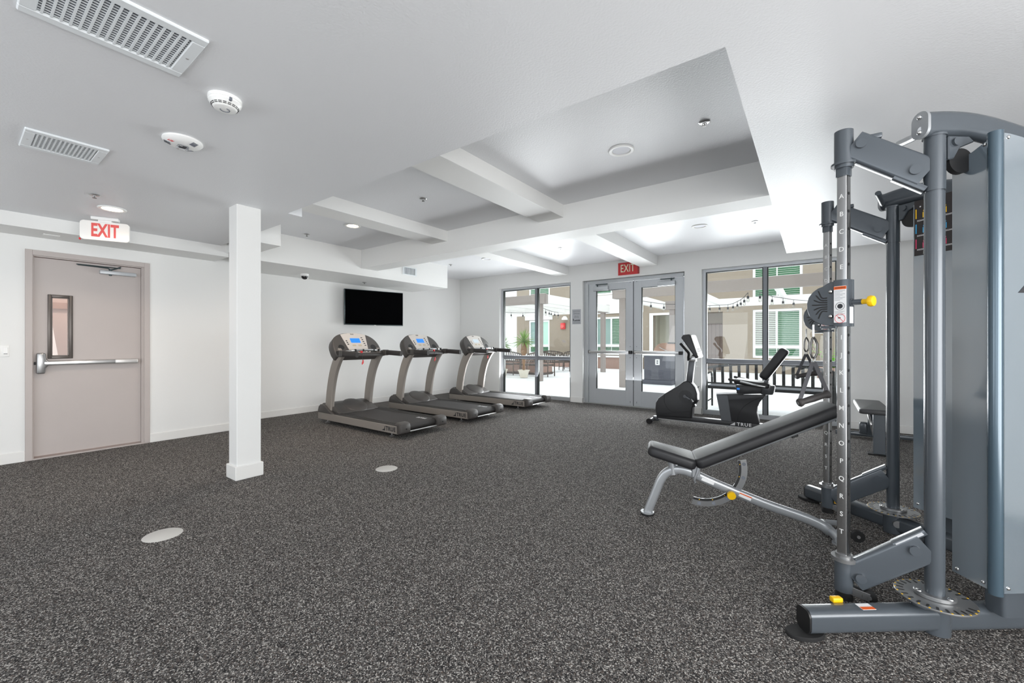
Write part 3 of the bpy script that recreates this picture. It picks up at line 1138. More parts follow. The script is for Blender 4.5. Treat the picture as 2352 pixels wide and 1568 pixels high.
def make_treadmill(label):
    t = thing('treadmill', label, 'treadmill', (0, 0, 0), 0, 'treadmills in a row facing the left wall')
    HW = 0.390
    for s in (-1, 1):
        b = bm_new()
        box(b, -1.05, 0.84, s * HW, s * (HW - 0.03), 0.058, 0.160, 0.004, 1)
        r = obj('side_rail', b, 'tm_silver', t)
        b = bm_new()
        box(b, -0.62, 0.80, s * (HW - 0.004), s * 0.275, 0.150, 0.172, 0.006, 2)
        for k in range(4):
            q = s * (0.300 + k * 0.021)
            box(b, -0.60, 0.79, q - 0.003, q + 0.003, 0.170, 0.1745)
        obj('foot_rail', b, 'tm_deck', t)
        b = bm_new()
        prof = [(0.825, 0.062), (0.89, 0.066), (0.918, 0.078), (0.925, 0.10), (0.922, 0.165), (0.906, 0.195), (0.87, 0.206), (0.82, 0.205), (0.78, 0.182), (0.78, 0.165), (0.825, 0.162)]
        y0, y1 = sorted((s * (HW + 0.004), s * 0.245))
        prism(b, prof, -y1, -y0, XZ, 0.012, 2)
        ec = obj('end_cap', b, 'tm_dark', t)
        b = bm_new()
        cyl(b, (0.920, s * 0.315, 0.125), (0.928, s * 0.315, 0.125), 0.010, n=10)
        obj('adjust_bolt', b, 'black', ec)
        if s < 0:
            text('maker_lettering', 'TRUE', 0.076, axes((0.705, -HW - 0.0008, 0.109), (1, 0, 0), (0, 0, 1), (0, -1, 0)), 'ink', r, bold=0.0026, spacing=1.12)
            b = bm_new()
            prism(b, [(0.525, 0.080), (0.592, 0.080), (0.592, 0.138), (0.578, 0.128), (0.582, 0.108), (0.548, 0.090)], HW, HW + 0.0012, XZ)
            obj('emblem', b, 'ink', r)
        # curved upright
        b = bm_new()
        pts = spline([(-0.825, 0, 0.10), (-0.815, 0, 0.28), (-0.770, 0, 0.55), (-0.690, 0, 0.80), (-0.585, 0, 0.98), (-0.50, 0, 1.08)], 7)
        pts = [p + V((0, s * (HW - 0.058), 0)) for p in pts]
        # flat bar: wide along the travel direction, thin across the machine
        prof = rrect(0.162, 0.056, 0.012, 3)
        sweep(b, pts, prof, up=(0, 1, 0))
        obj('upright', b, 'tm_silver', t)
        # front hump beside the hood
        b = bm_new()
        hp = [(-1.05, 0.155), (-1.052, 0.19), (-1.03, 0.245), (-0.985, 0.280), (-0.93, 0.288), (-0.87, 0.272), (-0.78, 0.222), (-0.66, 0.168), (-0.63, 0.155)]
        y0, y1 = sorted((s * (HW + 0.003), s * (HW - 0.05)))
        prism(b, hp, -y1, -y0, XZ, 0.012, 3)
        obj('hood_side', b, 'tm_dark', t)
        # handle arm
        b = bm_new()
        pts = spline([(-0.60, s * (HW - 0.03), 1.055), (-0.46, s * (HW - 0.02), 1.062), (-0.30, s * (HW - 0.012), 1.058), (-0.04, s * (HW - 0.01), 1.048)], 6)
        sweep(b, pts, rrect(0.050, 0.076, 0.02, 4))
        h = obj('handrail', b, 'grip', t)
        b = bm_new()
        box(b, -0.46, -0.375, s * (HW - 0.017) - 0.031, s * (HW - 0.017) + 0.031, 1.015, 1.104, 0.008, 2)
        obj('grip_collar', b, 'tm_dark', h)
    # deck body under belt
    b = bm_new()
    box(b, -1.0, 0.80, -0.355, 0.355, 0.07, 0.150)
    obj('deck', b, 'black', t)
    b = bm_new()
    pr = [(-0.62, 0.150)]
    pr += [(0.83 + 0.042 * math.cos(a), 0.125 + 0.042 * math.sin(a)) for a in [PI / 2 - k * PI / 8 for k in range(9)]]
    pr += [(0.5, 0.083), (-0.62, 0.09)]
    pr[0] = (-0.62, 0.167)
    prism(b, pr, -0.275, 0.275, XZ)
    bl = obj('running_belt', b, 'belt', t)
    text('belt_lettering', 'TRUE', 0.075, axes((0.66, 0.175, 0.1678), (0, -1, 0) if False else (-1, 0, 0), (0, -1, 0), (0, 0, 1)), 'label_w', bl, bold=0.001, spacing=1.1)
    b = bm_new()
    cyl(b, (0.880, -0.26, 0.078), (0.880, 0.26, 0.078), 0.009, n=10)
    obj('rear_bar', b, 'steel', t)
    # motor hood
    b = bm_new()
    hp = [(-1.03, 0.15), (-1.03, 0.275), (-1.0, 0.292), (-0.90, 0.297), (-0.80, 0.285), (-0.62, 0.205), (-0.56, 0.178), (-0.56, 0.15)]
    prism(b, hp, -(HW - 0.052), HW - 0.052, XZ, 0.010, 2)
    hood = obj('motor_hood', b, 'tm_dark', t)
    b = bm_new()
    t2 = bmesh.new()
    bmesh.ops.create_uvsphere(t2, u_segments=28, v_segments=14, radius=1)
    bmesh.ops.scale(t2, vec=(0.20, 0.19, 0.030), verts=t2.verts)
    bmesh.ops.transform(t2, matrix=Matrix.Translation((-0.72, 0.03, 0.243)) @ Matrix.Rotation(math.radians(24), 4, 'Y'), verts=t2.verts)
    merge(b, t2)
    obj('hood_bulge', b, 'tm_dark', hood)
    # console: arched panel, tilted
    tilt = math.radians(35)
    ev = V((-math.sin(tilt), 0, math.cos(tilt)))      # up along the face
    en = V((math.cos(tilt), 0, math.sin(tilt)))       # face normal (toward the runner)
    Mc = axes((-0.53, 0, 1.045), (0, 1, 0), ev, en)
    half = 0.405
    arch = [(-half + 0.02, -0.03), (half - 0.02, -0.03), (half, 0.05)]
    for k in range(0, 21):
        a = k / 20 * PI
        x = math.cos(a)
        arch.append((half * math.copysign(abs(x) ** 0.75, x), 0.10 + 0.30 * math.sin(a) ** 0.85))
    arch.append((-half, 0.05))
    b = bm_new()
    prism(b, arch, -0.135, 0.0, Mc, 0.022, 3)
    con = obj('console', b, 'tm_dark', t)
    # lower tray of the console
    b = bm_new()
    box(b, -0.70, -0.44, -half + 0.015, half - 0.015, 1.005, 1.065, 0.018, 3)
    obj('console_tray', b, 'tm_dark', con)
    # silver face
    b = bm_new()
    fp = [(-0.165, 0.075), (0.165, 0.075), (0.215, 0.36)] + [(0.215 - 0.43 * k / 10, 0.36 + 0.030 * math.sin(PI * k / 10)) for k in range(1, 10)] + [(-0.215, 0.36)]
    prism(b, fp, -0.002, 0.004, Mc, 0.002, 1)
    face = obj('display_panel', b, 'panel', con)
    b = bm_new()
    prism(b, [(x - 0.0, y + 0.245) for x, y in rrect(0.165, 0.085, 0.006, 2)], 0.003, 0.0055, Mc)
    obj('screen', b, 'lcd', face)
    text('panel_lettering', 'TRUE', 0.024, Mc @ Matrix.Translation((-0.02, 0.362, 0.0052)), 'ink', face, bold=0.0006)
    b = bm_new()
    for k in range(5):
        prism(b, [(x + 0.125 + 0.004 * (4 - k) * 1.2, y + 0.155 + 0.036 * k) for x, y in rrect(0.030, 0.014, 0.005, 2)], 0.0035, 0.0055, Mc)
    obj('key_column', b, 'ink', face)
    b = bm_new()
    for k in range(3):
        prism(b, [(x - 0.145 - 0.004 * k, y + 0.175 + 0.032 * k) for x, y in rrect(0.026, 0.018, 0.005, 2)], 0.0035, 0.0055, Mc)
    obj('key_column', b, 'tm_deck', face)
    b = bm_new()
    for x in (-0.05, 0.05):
        prism(b, [(p + x, q + 0.155) for p, q in rrect(0.06, 0.03, 0.008, 2)], 0.0035, 0.0050, Mc)
    obj('program_keys', b, mat('tan_keys', (190, 176, 150), 0.4) if 'tan_keys' not in bpy.data.materials else bpy.data.materials['tan_keys'], face)
    b = bm_new()
    prism(b, [(x, y + 0.045) for x, y in rrect(0.375, 0.048, 0.010, 3)], -0.002, 0.006, Mc, 0.002, 1)
    strip = obj('key_strip', b, 'panel', con)
    for x, w, m in ((-0.15, 0.055, 'green_b'), (-0.09, 0.022, 'tm_deck'), (-0.055, 0.022, 'tm_deck'), (0.0, 0.050, 'red_b'), (0.055, 0.022, 'tm_deck'),
                    (0.09, 0.022, 'tm_deck'), (0.15, 0.045, 'ink')):
        b = bm_new()
        prism(b, [(p + x, q + 0.045) for p, q in circ(14, w / 2, 0.016)], 0.005, 0.0085, Mc)
        obj('key', b, m, strip)
    for s in (-1, 1):
        b = bm_new()
        prism(b, [(p + s * 0.275, q + 0.125) for p, q in circ(24, 0.047, 0.045)], -0.02, 0.0022, Mc)
        obj('cup_well', b, 'black', con)
        b = bm_new()
        prism(b, [(p + s * 0.265, q + 0.045) for p, q in rrect(0.11, 0.012, 0.004, 2)], -0.01, 0.0022, Mc)
        obj('tray_slot', b, 'black', con)
    # sensor bar bowed toward the runner
    b = bm_new()
    pts = spline([(-0.44, -0.30, 1.085), (-0.37, -0.20, 1.097), (-0.335, 0, 1.105), (-0.37, 0.20, 1.097), (-0.44, 0.31, 1.085)], 6)
    tube(b, pts, 0.0165, 12)
    sb = obj('sensor_bar', b, 'hr', t)
    for y in (-0.085, 0.10, 0.20, -0.20):
        b = bm_new()
        box(b, -0.372 + 0.03 * (1 - abs(y) / 0.2), -0.336 + 0.03 * (1 - abs(y) / 0.2), y - 0.009, y + 0.009, 1.082, 1.122, 0.006, 2)
        obj('grip_band', b, 'black', sb)
    # leveling feet
    for x in (-0.90, 0.635):
        for s in (-1, 1):
            b = bm_new()
            lathe(b, [(0, 0), (0.034, 0), (0.036, 0.006), (0.022, 0.014), (0.008, 0.018), (0.008, 0.075), (0, 0.075)],
                  Matrix.Translation((x, s * 0.315, 0)), 18)
            obj('leveling_foot', b, 'steel', t)
    return t


def safety_key(t, y):
    b = bm_new()
    box(b, -0.342, -0.318, y - 0.014, y + 0.014, 1.062, 1.092, 0.006, 2)
    k = obj('safety_key', b, 'red_b', t)
    b = bm_new()
    tube(b, spline([(-0.325, y, 1.065), (-0.322, y + 0.004, 1.02), (-0.325, y + 0.012, 0.985), (-0.32, y + 0.018, 0.955)], 5), 0.0035, 6)
    obj('cord', b, 'grip', k)
    b = bm_new()
    box(b, -0.328, -0.314, y + 0.008, y + 0.026, 0.905, 0.958, 0.004, 1)
    box(b, -0.328, -0.314, y - 0.002, y + 0.010, 0.89, 0.925, 0.004, 1)
    obj('clip', b, 'red_b', k)


TMX = -5.065
tm1 = make_treadmill('grey treadmill nearest the column, first of three under the television')
tm1.location = (TMX, 3.725, 0)
tm2 = dup(tm1, (TMX + 0.02, 5.015, 0), None, 'grey treadmill in the middle of the row of three')
tm3 = dup(tm1, (TMX + 0.045, 6.50, 0), None, 'grey treadmill by the left window, pale display, last of three')
for ch in tm3.children_recursive:
    if ch.name.startswith('screen'):
        ch.data = ch.data.copy()
        ch.data.materials.clear()
        ch.data.materials.append(K['lcd_off'])
safety_key(tm1, -0.115)
safety_key(tm2, 0.02)
safety_key(tm3, -0.04)

# ------------------------------------------------------------------ functional trainer (cable machine)
MQ = 3.02
tr = thing('cable_machine', 'large graphite dual cable functional trainer with smoked shrouds at right', 'exercise machine', (0.415, MQ, 0))
OX = 0.415
A28 = math.radians(28)


def half_trainer(s):
    """s=-1: half nearer the camera, +1: farther half. q is the distance from the machine's axis."""
    def P(x, q, z):
        return V((x - OX, s * q, z))
    near = s < 0
    # base beam
    d = V((0.788, -0.616)).normalized()
    f0 = V((-0.040, 0.922))
    f0 = f0 + d * 0.016
    e0, e1 = P(f0.x, f0.y, 0.068), P(f0.x + d.x * 1.40, f0.y + d.y * 1.40, 0.068)
    b = bm_new()
    sweep(b, [e0, e1], rrect(0.078, 0.096, 0.026, 5))
    base = obj('base_beam', b, 'frame_g', tr)
    b = bm_new()
    dd = (e1 - e0).normalized()
    sweep(b, [e0 - dd * 0.008, e0 + dd * 0.004], rrect(0.076, 0.094, 0.026, 5))
    obj('beam_end_cap', b, 'black', base)
    b = bm_new()
    ft = e0 + dd * 0.0
    M = Matrix.Translation((ft.x, ft.y, 0)) @ Matrix.Rotation(math.atan2(dd.y, dd.x), 4, 'Z')
    prism(b, [(x, y) for x, y in circ(24, 0.078, 0.048)], 0.0, 0.018, M, 0.004, 1)
    obj('rubber_foot', b, 'rubber', base)
    b = bm_new()
    sd = V((-dd.y, dd.x, 0)) * (1 if near else -1)   # toward the machine's inner side
    if not near:
        sd = V((dd.y, -dd.x, 0))
    q = e0 + dd * 0.17
    Mh = axes((q.x, q.y, 0), (dd.x, dd.y, 0), (sd.x, sd.y, 0), (0, 0, 1 if dd.cross(sd).z > 0 else -1))
    zz = 1 if dd.cross(sd).z > 0 else -1
    lo, hi = (0.108, 0.130)
    if near:
        box(b, -0.022, 0.022, 0.030, 0.055, lo, hi, 0.005, 2, M=axes((q.x, q.y, 0), (dd.x, dd.y, 0), (sd.x, sd.y, 0), (0, 0, 1)))
    else:
        Mf = axes((q.x + dd.x * 0.08, q.y + dd.y * 0.08, 0), (dd.x, dd.y, 0), (0.616, -0.788, 0), (0, 0, 1))
        Mf = axes((q.x + dd.x * 0.06, q.y + dd.y * 0.06, 0), (dd.x, dd.y, 0), (-0.616 * 1, -0.788, 0), (0, 0, 1))
        box(b, -0.045, 0.045, 0.040, 0.060, 0.05, 0.125, 0.006, 2, M=Mf)
        box(b, -0.065, 0.055, 0.045, 0.095, 0.046, 0.056, 0.004, 1, M=Mf)
    obj('foot_pedal', b, 'yellow', base)
    # column and its foot
    cx, cq = 0.415, 0.560
    b = bm_new()
    cyl(b, P(cx, cq, 0.004), P(cx, cq, 0.135), 0.050, n=28)
    obj('column_foot', b, 'frame_g', base)
    if not near:
        b = bm_new()
        c = P(cx, cq, 0.075) + V((0.012, -0.046, 0))
        cyl(b, c, c + V((0.003, -0.016, 0)), 0.022, n=20)
        obj('pivot_bolt', b, 'plate_g', base)
    b = bm_new()
    cyl(b, P(cx, cq, 0.15), P(cx, cq, 1.852), 0.0325, n=32)
    cyl(b, P(cx, cq, 1.852), P(cx, cq, 1.858), 0.029, n=32)
    col = obj('column', b, 'frame_g', tr)
    b = bm_new()
    cyl(b, P(cx, cq, 1.858), P(cx, cq, 2.085), 0.0345, n=32)
    cyl(b, P(cx, cq, 2.083), P(cx, cq, 2.092), 0.039, n=32)
    obj('column_head', b, 'frame_g', col)
    b = bm_new()
    cyl(b, P(cx, cq, 0.10) - V((d.x, s * d.y, 0)) * 0.062, P(cx, cq, 0.141) - V((d.x, s * d.y, 0)) * 0.062, 0.032, n=20)
    obj('disc_boss', b, 'frame_g', base)
    # index disc with slots
    b = bm_new()
    cc = P(cx, cq, 0)
    prism(b, [(x + cc.x, y + cc.y) for x, y in circ(56, 0.128, 0.128)], 0.140, 0.148, None, 0.002, 1)
    disc = obj('index_disc', b, 'plate_g', tr)
    b = bm_new()
    c0 = P(cx, cq, 0)
    prism(b, [(x + c0.x, y + c0.y) for x, y in circ(36, 0.066, 0.056)], 0.147, 0.163, None, 0.003, 1)
    obj('column_flange', b, 'plate_g', disc)
    for k in range(22):
        a = math.radians(-20 - k * 15)
        b = bm_new()
        M = Matrix.Translation((cc.x, cc.y, 0)) @ Matrix.Rotation(a, 4, 'Z')
        prism(b, [(x + 0.108, y) for x, y in rrect(0.024, 0.009, 0.004, 2)], 0.146, 0.1487, M)
        obj('index_slot', b, 'black', disc)
    b = bm_new()
    for k in range(22):
        a = math.radians(-20 - k * 15 + 4)
        M = Matrix.Translation((cc.x, cc.y, 0)) @ Matrix.Rotation(a, 4, 'Z')
        prism(b, [(x + 0.1235, y) for x, y in rrect(0.006, 0.006, 0.001, 1)], 0.146, 0.1488, M)
    obj('index_marks', b, 'yellow', disc)['kind'] = 'stuff'
    for a in (100, 200, 320):
        b = bm_new()
        ball(b, (c0.x + 0.054 * math.cos(math.radians(a)), c0.y + 0.046 * math.sin(math.radians(a)), 0.163), 0.011, rz=0.006, n=12)
        obj('cap_bolt', b, 'chrome', disc)
    # arm (swings on the column): upper and lower link plus sliding post
    px, pq = (0.115, 0.575) if near else (0.082, 0.592)
    ah = (P(px, pq, 0) - P(cx, cq, 0))
    ah.z = 0
    L = ah.length
    ahn = ah.normalized()
    sdv = V((-ahn.y, ahn.x, 0))
    for z0, z1, nm, up in ((1.935, 2.122, 'upper_arm', True), (0.356, 0.148, 'lower_arm', False)):
        b = bm_new()
        a = P(cx, cq, z0) + ahn * 0.026
        e = P(px, pq, z1) - ahn * 0.028
        sweep(b, [a, e], rrect(0.056, 0.122, 0.014, 3))
        arm = obj(nm, b, 'frame_g', tr)
        b = bm_new()
        zc = z1 + (0.0 if up else 0.0)
        cyl(b, P(px, pq, zc - 0.072), P(px, pq, zc + 0.072), 0.036, n=28)
        obj('arm_socket', b, 'frame_g', arm)
        b = bm_new()
        zf = zc - 0.072 if up else zc + 0.072
        sgn = -1 if up else 1
        cyl(b, P(px, pq, zf - 0.004), P(px, pq, zf + 0.012) if not up else P(px, pq, zf - 0.014), 0.048, n=30)
        if up:
            cyl(b, P(px, pq, zf - 0.014), P(px, pq, zf - 0.028), 0.036, n=28)
            sweep(b, [P(px, pq, zf - 0.066), P(px, pq, zf - 0.028)], rrect(0.047, 0.047, 0.006, 2), up=(math.sin(A28), math.cos(A28), 0))
        else:
            cyl(b, P(px, pq, zf + 0.012), P(px, pq, zf + 0.026), 0.032, n=28)
        obj('socket_flange', b, 'frame_g' if up else 'plate_g', arm)
        # pivot bolts on both flanks, cover bracket
        for fr in (0.16, 0.88):
            for sg in (-1, 1):
                pm = a.lerp(e, fr) + V((0, 0, -0.012 if fr < .5 else 0.012) if up else (0, 0, 0.012 if fr < .5 else -0.012))
                b = bm_new()
                cyl(b, pm + sdv * sg * 0.026, pm + sdv * sg * 0.041, 0.020, n=20)
                bo = obj('pivot_bolt', b, 'frame_g', arm)
        b = bm_new()
        zo = -0.070 if up else 0.066
        pa, pe = a.lerp(e, 0.02) + V((0, 0, zo)), a.lerp(e, 0.42) + V((0, 0, zo))
        sweep(b, [pa, pe], rrect(0.050, 0.026, 0.008, 2))
        obj('link_cover', b, 'frame_g', arm)
        if not up and near:
            b = bm_new()
            off = sdv * (-1 if sdv.y > 0 else 1) * 0.0255
            sweep(b, [pa.lerp(pe, .1) + off + V((0, 0, 0.002)), pa.lerp(pe, .95) + off + V((0, 0, 0.002))], [(-0.0012, -0.006), (0.0012, -0.006), (0.0012, 0.006), (-0.0012, 0.006)])
            obj('serial_sticker', b, 'notice', arm)
        if up:
            b = bm_new()
            box(b, -0.035, 0.035, -0.022, 0.022, 0, 0.022, 0.005, 2, M=axes(a.lerp(e, 0.72) + V((0, 0, 0.058)), ahn, sdv, (0, 0, 1)))
            obj('top_cover', b, 'frame_g', arm)
        else:
            b = bm_new()
            foot = P(px, pq, 0)
            cyl(b, foot + V((0, 0, 0.058)), foot + V((0, 0, 0.078)), 0.030, n=20)
            cyl(b, foot + V((0, 0, 0.040)), foot + V((0, 0, 0.059)), 0.034, n=20)
            obj('arm_bumper', b, 'rubber', arm)
            b = bm_new()
            wc = foot - ahn * 0.088 + V((0, 0, 0.082)) + sdv * (0.016 if sdv.y < 0 else -0.016)
            cyl(b, wc - sdv * 0.012, wc + sdv * 0.012, 0.027, n=24)
            wh = obj('caster_wheel', b, 'rubber', arm)
            b = bm_new()
            for sg in (-1, 1):
                sweep(b, [wc + sdv * sg * 0.016, foot - ahn * 0.02 + V((0, 0, 0.088)) + sdv * sg * 0.016], rrect(0.004, 0.036, 0.001, 1))
            cyl(b, wc - sdv * 0.02, wc + sdv * 0.02, 0.007, n=10)
            obj('caster_fork', b, 'plate_g', wh)
    b = bm_new()
    N = V((-math.sin(A28), -math.cos(A28), 0))        # lettered face normal
    R = V((math.cos(A28), -math.sin(A28), 0))         # right-hand face normal
    hw = 0.0195
    pc = P(px, pq, 0)
    Mp = axes(pc, R, -N, (0, 0, 1))
    prism(b, rrect(2 * hw, 2 * hw, 0.004, 3), 0.225, 2.0, Mp)
    post = obj('slide_post', b, 'steel_post', tr)
    if 'etched_letter' not in K:
        K['etched_letter'] = mat('etched_letter', (226, 226, 224), 0.5)
    for k, ch_ in enumerate('ABCDEFGHIJKLMNOPQRST'):
        Mt = axes(pc + N * (hw + 0.0003) + V((-0.0, 0, 1.120 + (9.5 - k) * 0.0812)), R, (0, 0, 1), N)
        text('position_letter', ch_, 0.030, Mt, 'etched_letter', post, bold=0.0002, xs=0.95)
    for k in range(20):
        z = 1.120 + (9.5 - k) * 0.0812
        b = bm_new()
        c = pc + R * (hw + 0.0004) + V((0, 0, z + 0.012))
        cyl(b, c - R * 0.001, c + R * 0.0006, 0.0068, n=12)
        obj('pin_hole', b, 'black', post)
    # sliding carriage
    zc0, zc1 = 1.293, 1.508
    b = bm_new()
    prism(b, rrect(0.060, 0.060, 0.006, 2), zc0, zc1, Mp)
    car = obj('carriage', b, 'frame_g', tr)
    b = bm_new()
    Mk = axes(pc + N * 0.0302, R, (0, 0, 1), N)
    prism(b, [(x, y + 1.395) for x, y in rrect(0.050, 0.168, 0.002, 1)], 0.0, 0.0008, Mk)
    st = obj('warning_sticker', b, 'label_w', car)
    b = bm_new()
    prism(b, [(x, y + 1.4705) for x, y in rrect(0.050, 0.014, 0.001, 1)], 0.0008, 0.0013, Mk)
    obj('sticker_band', b, 'orange', st)
    text('sticker_print', 'WARNING', 0.0085, Mk @ Matrix.Translation((0, 1.4705, 0.0014)), 'ink', st)
    b = bm_new()
    for k in range(9):
        w = 0.042 - 0.010 * (k % 3)
        prism(b, [(x - 0.022 + w / 2, y + 1.458 - k * 0.0055) for x, y in rrect(w, 0.0013, 0.0002, 1)], 0.0008, 0.0012, Mk)
    for k in range(4):
        w = 0.040 - 0.008 * (k % 2)
        prism(b, [(x - 0.022 + w / 2, y + 1.362 - k * 0.0055) for x, y in rrect(w, 0.0013, 0.0002, 1)], 0.0008, 0.0012, Mk)
    obj('fine_print', b, 'grille_dark', st)['kind'] = 'stuff'
    for zz, r, m in ((1.386, 0.0175, 'weight'), (1.330, 0.0205, 'red_b')):
        b = bm_new()
        ring = [V((r * math.cos(a), zz + r * math.sin(a), 0.0012)) for a in [i * PI / 12 for i in range(24)]]
        tube(b, [Mk @ p for p in ring], 0.0008, 6, up=N, closed=True)
        if m == 'red_b':
            tube(b, [Mk @ V((-0.014, zz + 0.0145, 0.0012)), Mk @ V((0.014, zz - 0.0145, 0.0012))], 0.0008, 6, up=N)
        obj('sticker_ring', b, m, st)
    b = bm_new()
    prism(b, circ(20, 0.011), 0.0009, 0.0013, Mk @ Matrix.Translation((0, 1.386, 0)))
    prism(b, circ(14, 0.006, 0.003), 0.0009, 0.0013, Mk @ Matrix.Translation((-0.003, 1.333, 0)))
    obj('pictogram', b, 'weight', st)['kind'] = 'stuff'
    b = bm_new()
    prism(b, [(x, y + 1.345) for x, y in rrect(0.030, 0.075, 0.001, 1)], 0.0302, 0.0308, axes(pc, N, (0, 0, 1), -R) if False else axes(pc, -N, (0, 0, 1), R))
    sst = obj('side_sticker', b, 'label_w', car)
    # pulley housing: two cheeks with curved vents
    outl = [(-0.028, 1.296), (-0.060, 1.300), (-0.085, 1.306), (-0.112, 1.320), (-0.136, 1.345), (-0.147, 1.378), (-0.148, 1.410), (-0.140, 1.440),
            (-0.122, 1.464), (-0.098, 1.480), (-0.078, 1.486), (-0.060, 1.498), (-0.044, 1.503), (-0.028, 1.504)]
    for off in (0.012, -0.020):
        b = bm_new()
        prism(b, outl, off, off + 0.007, axes(pc, R, (0, 0, 1), N), 0.002, 1)
        ck = obj('pulley_cheek', b, 'frame_g', car)
        if off > 0:
            for k, (za, zb, bend) in enumerate(((1.466, 1.430, -0.016), (1.446, 1.418, -0.010), (1.424, 1.408, -0.004), (1.400, 1.398, 0), (1.376, 1.388, 0.004),
                                                (1.354, 1.378, 0.010), (1.334, 1.366, 0.016))):
                b = bm_new()
                x0 = -0.118 - 0.006 * math.cos((k - 3) / 3 * 1.2) + abs(k - 3) * 0.008
                pts = spline([(x0, za, 0), ((x0 - 0.058) / 2 - 0.004, (za + zb) / 2 + bend, 0), (-0.058, zb, 0)], 5)
                Mc = axes(pc + N * (off + 0.0068), R, (0, 0, 1), N)
                pw = [Mc @ p for p in pts]
                sweep(b, pw, [(-0.0028, -0.001), (0.0028, -0.001), (0.0028, 0.001), (-0.0028, 0.001)], up=N)
                obj('cheek_vent', b, 'black', ck)
            for zz in (1.342, 1.458):
                b = bm_new()
                c = pc + R * -0.043 + N * (off + 0.007) + V((0, 0, zz))
                ball(b, c, 0.0105, n=14)
                obj('cap_bolt', b, 'chrome', ck)
    b = bm_new()
    c = pc + R * -0.095 + V((0, 0, 1.395)) + N * -0.004
    cyl(b, c - N * 0.010, c + N * 0.010, 0.040, n=28)
    obj('pulley', b, 'black', car)
    b = bm_new()
    box(b, -0.09, -0.02, -0.020, 0.020, 1.285, 1.298, 0.003, 1, M=axes(pc, R, N, (0, 0, 1)) if False else axes(pc, -N, R, (0, 0, 1)) @ Matrix.Rotation(PI / 2, 4, 'Z'))
    obj('cheek_floor', b, 'frame_g', car)
    b = bm_new()
    c = pc + V((0, 0, 1.402))
    cyl(b, c + R * 0.028, c + R * 0.072, 0.0125, n=18)
    cyl(b, c + R * 0.028, c + R * 0.034, 0.019, n=18)
    pl = obj('plunger', b, 'frame_g', car)
    b = bm_new()
    MM = axes(c + R * 0.072, *frame_of(R)[:2], R)
    lathe(b, [(0, 0), (0.0115, 0), (0.0115, 0.018), (0.013, 0.022), (0.023, 0.024), (0.025, 0.032), (0.022, 0.042), (0.012, 0.046), (0, 0.047)], MM, 22)
    obj('pull_knob', b, 'yellow', pl)
    # boom over the column, down to the centre
    b = bm_new()
    bd = V((d.x, s * d.y, 0))
    st_ = P(cx, cq, 2.135) - bd * 0.055
    pts = [st_ + bd * u + V((0, 0, zz)) for u, zz in ((0, 0), (0.10, 0.006), (0.22, -0.002), (0.36, -0.035), (0.52, -0.09), (0.70, -0.17), (0.86, -0.25))]
    sweep(b, spline(pts, 4), rrect(0.062, 0.105, 0.030, 5))
    boom = obj('top_boom', b, 'frame_g', tr)
    b = bm_new()
    sweep(b, [st_ - bd * 0.010, st_ + bd * 0.002], rrect(0.070, 0.112, 0.034, 6))
    pl2 = obj('end_plate', b, 'bench_s', boom)
    for zz in (-0.030, 0.034):
        b = bm_new()
        ball(b, st_ - bd * 0.011 + V((0, 0, zz)), 0.010, n=12)
        obj('cap_bolt', b, 'chrome', pl2)
    b = bm_new()
    inn = V((0, -s, 0))
    g0 = st_ - bd * 0.0 + V((0, 0, -0.022))
    tube(b, spline([g0 + inn * -0.01, g0 + inn * 0.06 + V((-0.01, 0, 0.004)), g0 + inn * 0.20 + V((-0.045, 0, 0.035))], 5), 0.0155, 14)
    obj('pull_up_grip', b, 'bench_s' if near else 'frame_g', boom)
    # gusset and top pulley by the column head
    b = bm_new()
    Mg = axes(P(cx, cq, 0), bd, (0, 0, 1), bd.cross(V((0, 0, 1))))
    prism(b, [(0.04, 1.985), (0.04, 2.085), (0.13, 2.085), (0.155, 2.062), (0.125, 2.050), (0.09, 2.035), (0.065, 1.99)], -0.020, 0.020, Mg, 0.004, 1)
    gs = obj('boom_gusset', b, 'frame_g', boom)
    for sg in (-1, 1):
        b = bm_new()
        c = Mg @ V((0.070, 2.058, sg * 0.020))
        ax = bd.cross(V((0, 0, 1))) * sg
        cyl(b, c, c + ax * 0.010, 0.017, n=18)
        obj('pivot_bolt', b, 'frame_g', gs)
    b = bm_new()
    c = Mg @ V((0.105, 1.985, 0))
    ax = bd.cross(V((0, 0, 1)))
    cyl(b, c - ax * 0.011, c + ax * 0.011, 0.052, n=28)
    obj('top_pulley', b, 'black', boom)
    # weight tower: post, plates, shroud
    A = V((0.493, 0.430))
    Rg = V((0.590, 0.562))
    wd = V((0.788, -0.616)).normalized()
    b = bm_new()
    tw = V((0.640, 0.452))
    tc_ = P(tw.x, tw.y, 0)
    Mw = axes(tc_, (wd.x, s * wd.y, 0), (-s * wd.y, wd.x, 0), (0, 0, 1))
    prism(b, rrect(0.105, 0.075, 0.014, 3), 0.11, 2.02, Mw)
    obj('tower_post', b, 'frame_g', tr)
    b = bm_new()
    wc = tw + wd * 0.20 + V((-0.012, -0.02))
    for k in range(18):
        Mk2 = axes(P(wc.x, wc.y, 0), (wd.x, s * wd.y, 0), (-s * wd.y, wd.x, 0), (0, 0, 1))
        box(b, -0.10, 0.10, -0.055, 0.055, 0.20 + k * 0.036, 0.233 + k * 0.036, 0.003, 1, M=Mk2)
    o = obj('weight_stack', b, 'weight', tr)
    b = bm_new()
    for u in (-0.06, 0.06):
        pt = wc + wd * u
        cyl(b, P(pt.x, pt.y, 0.2), P(pt.x, pt.y, 1.98), 0.010, n=10)
    obj('guide_rods', b, 'steel', tr)
    b = bm_new()
    pt = (A + Rg) / 2 + wd * 0.10
    c = P(pt.x, pt.y, 1.80)
    axv = V((wd.x, s * wd.y, 0)).cross(V((0, 0, 1)))
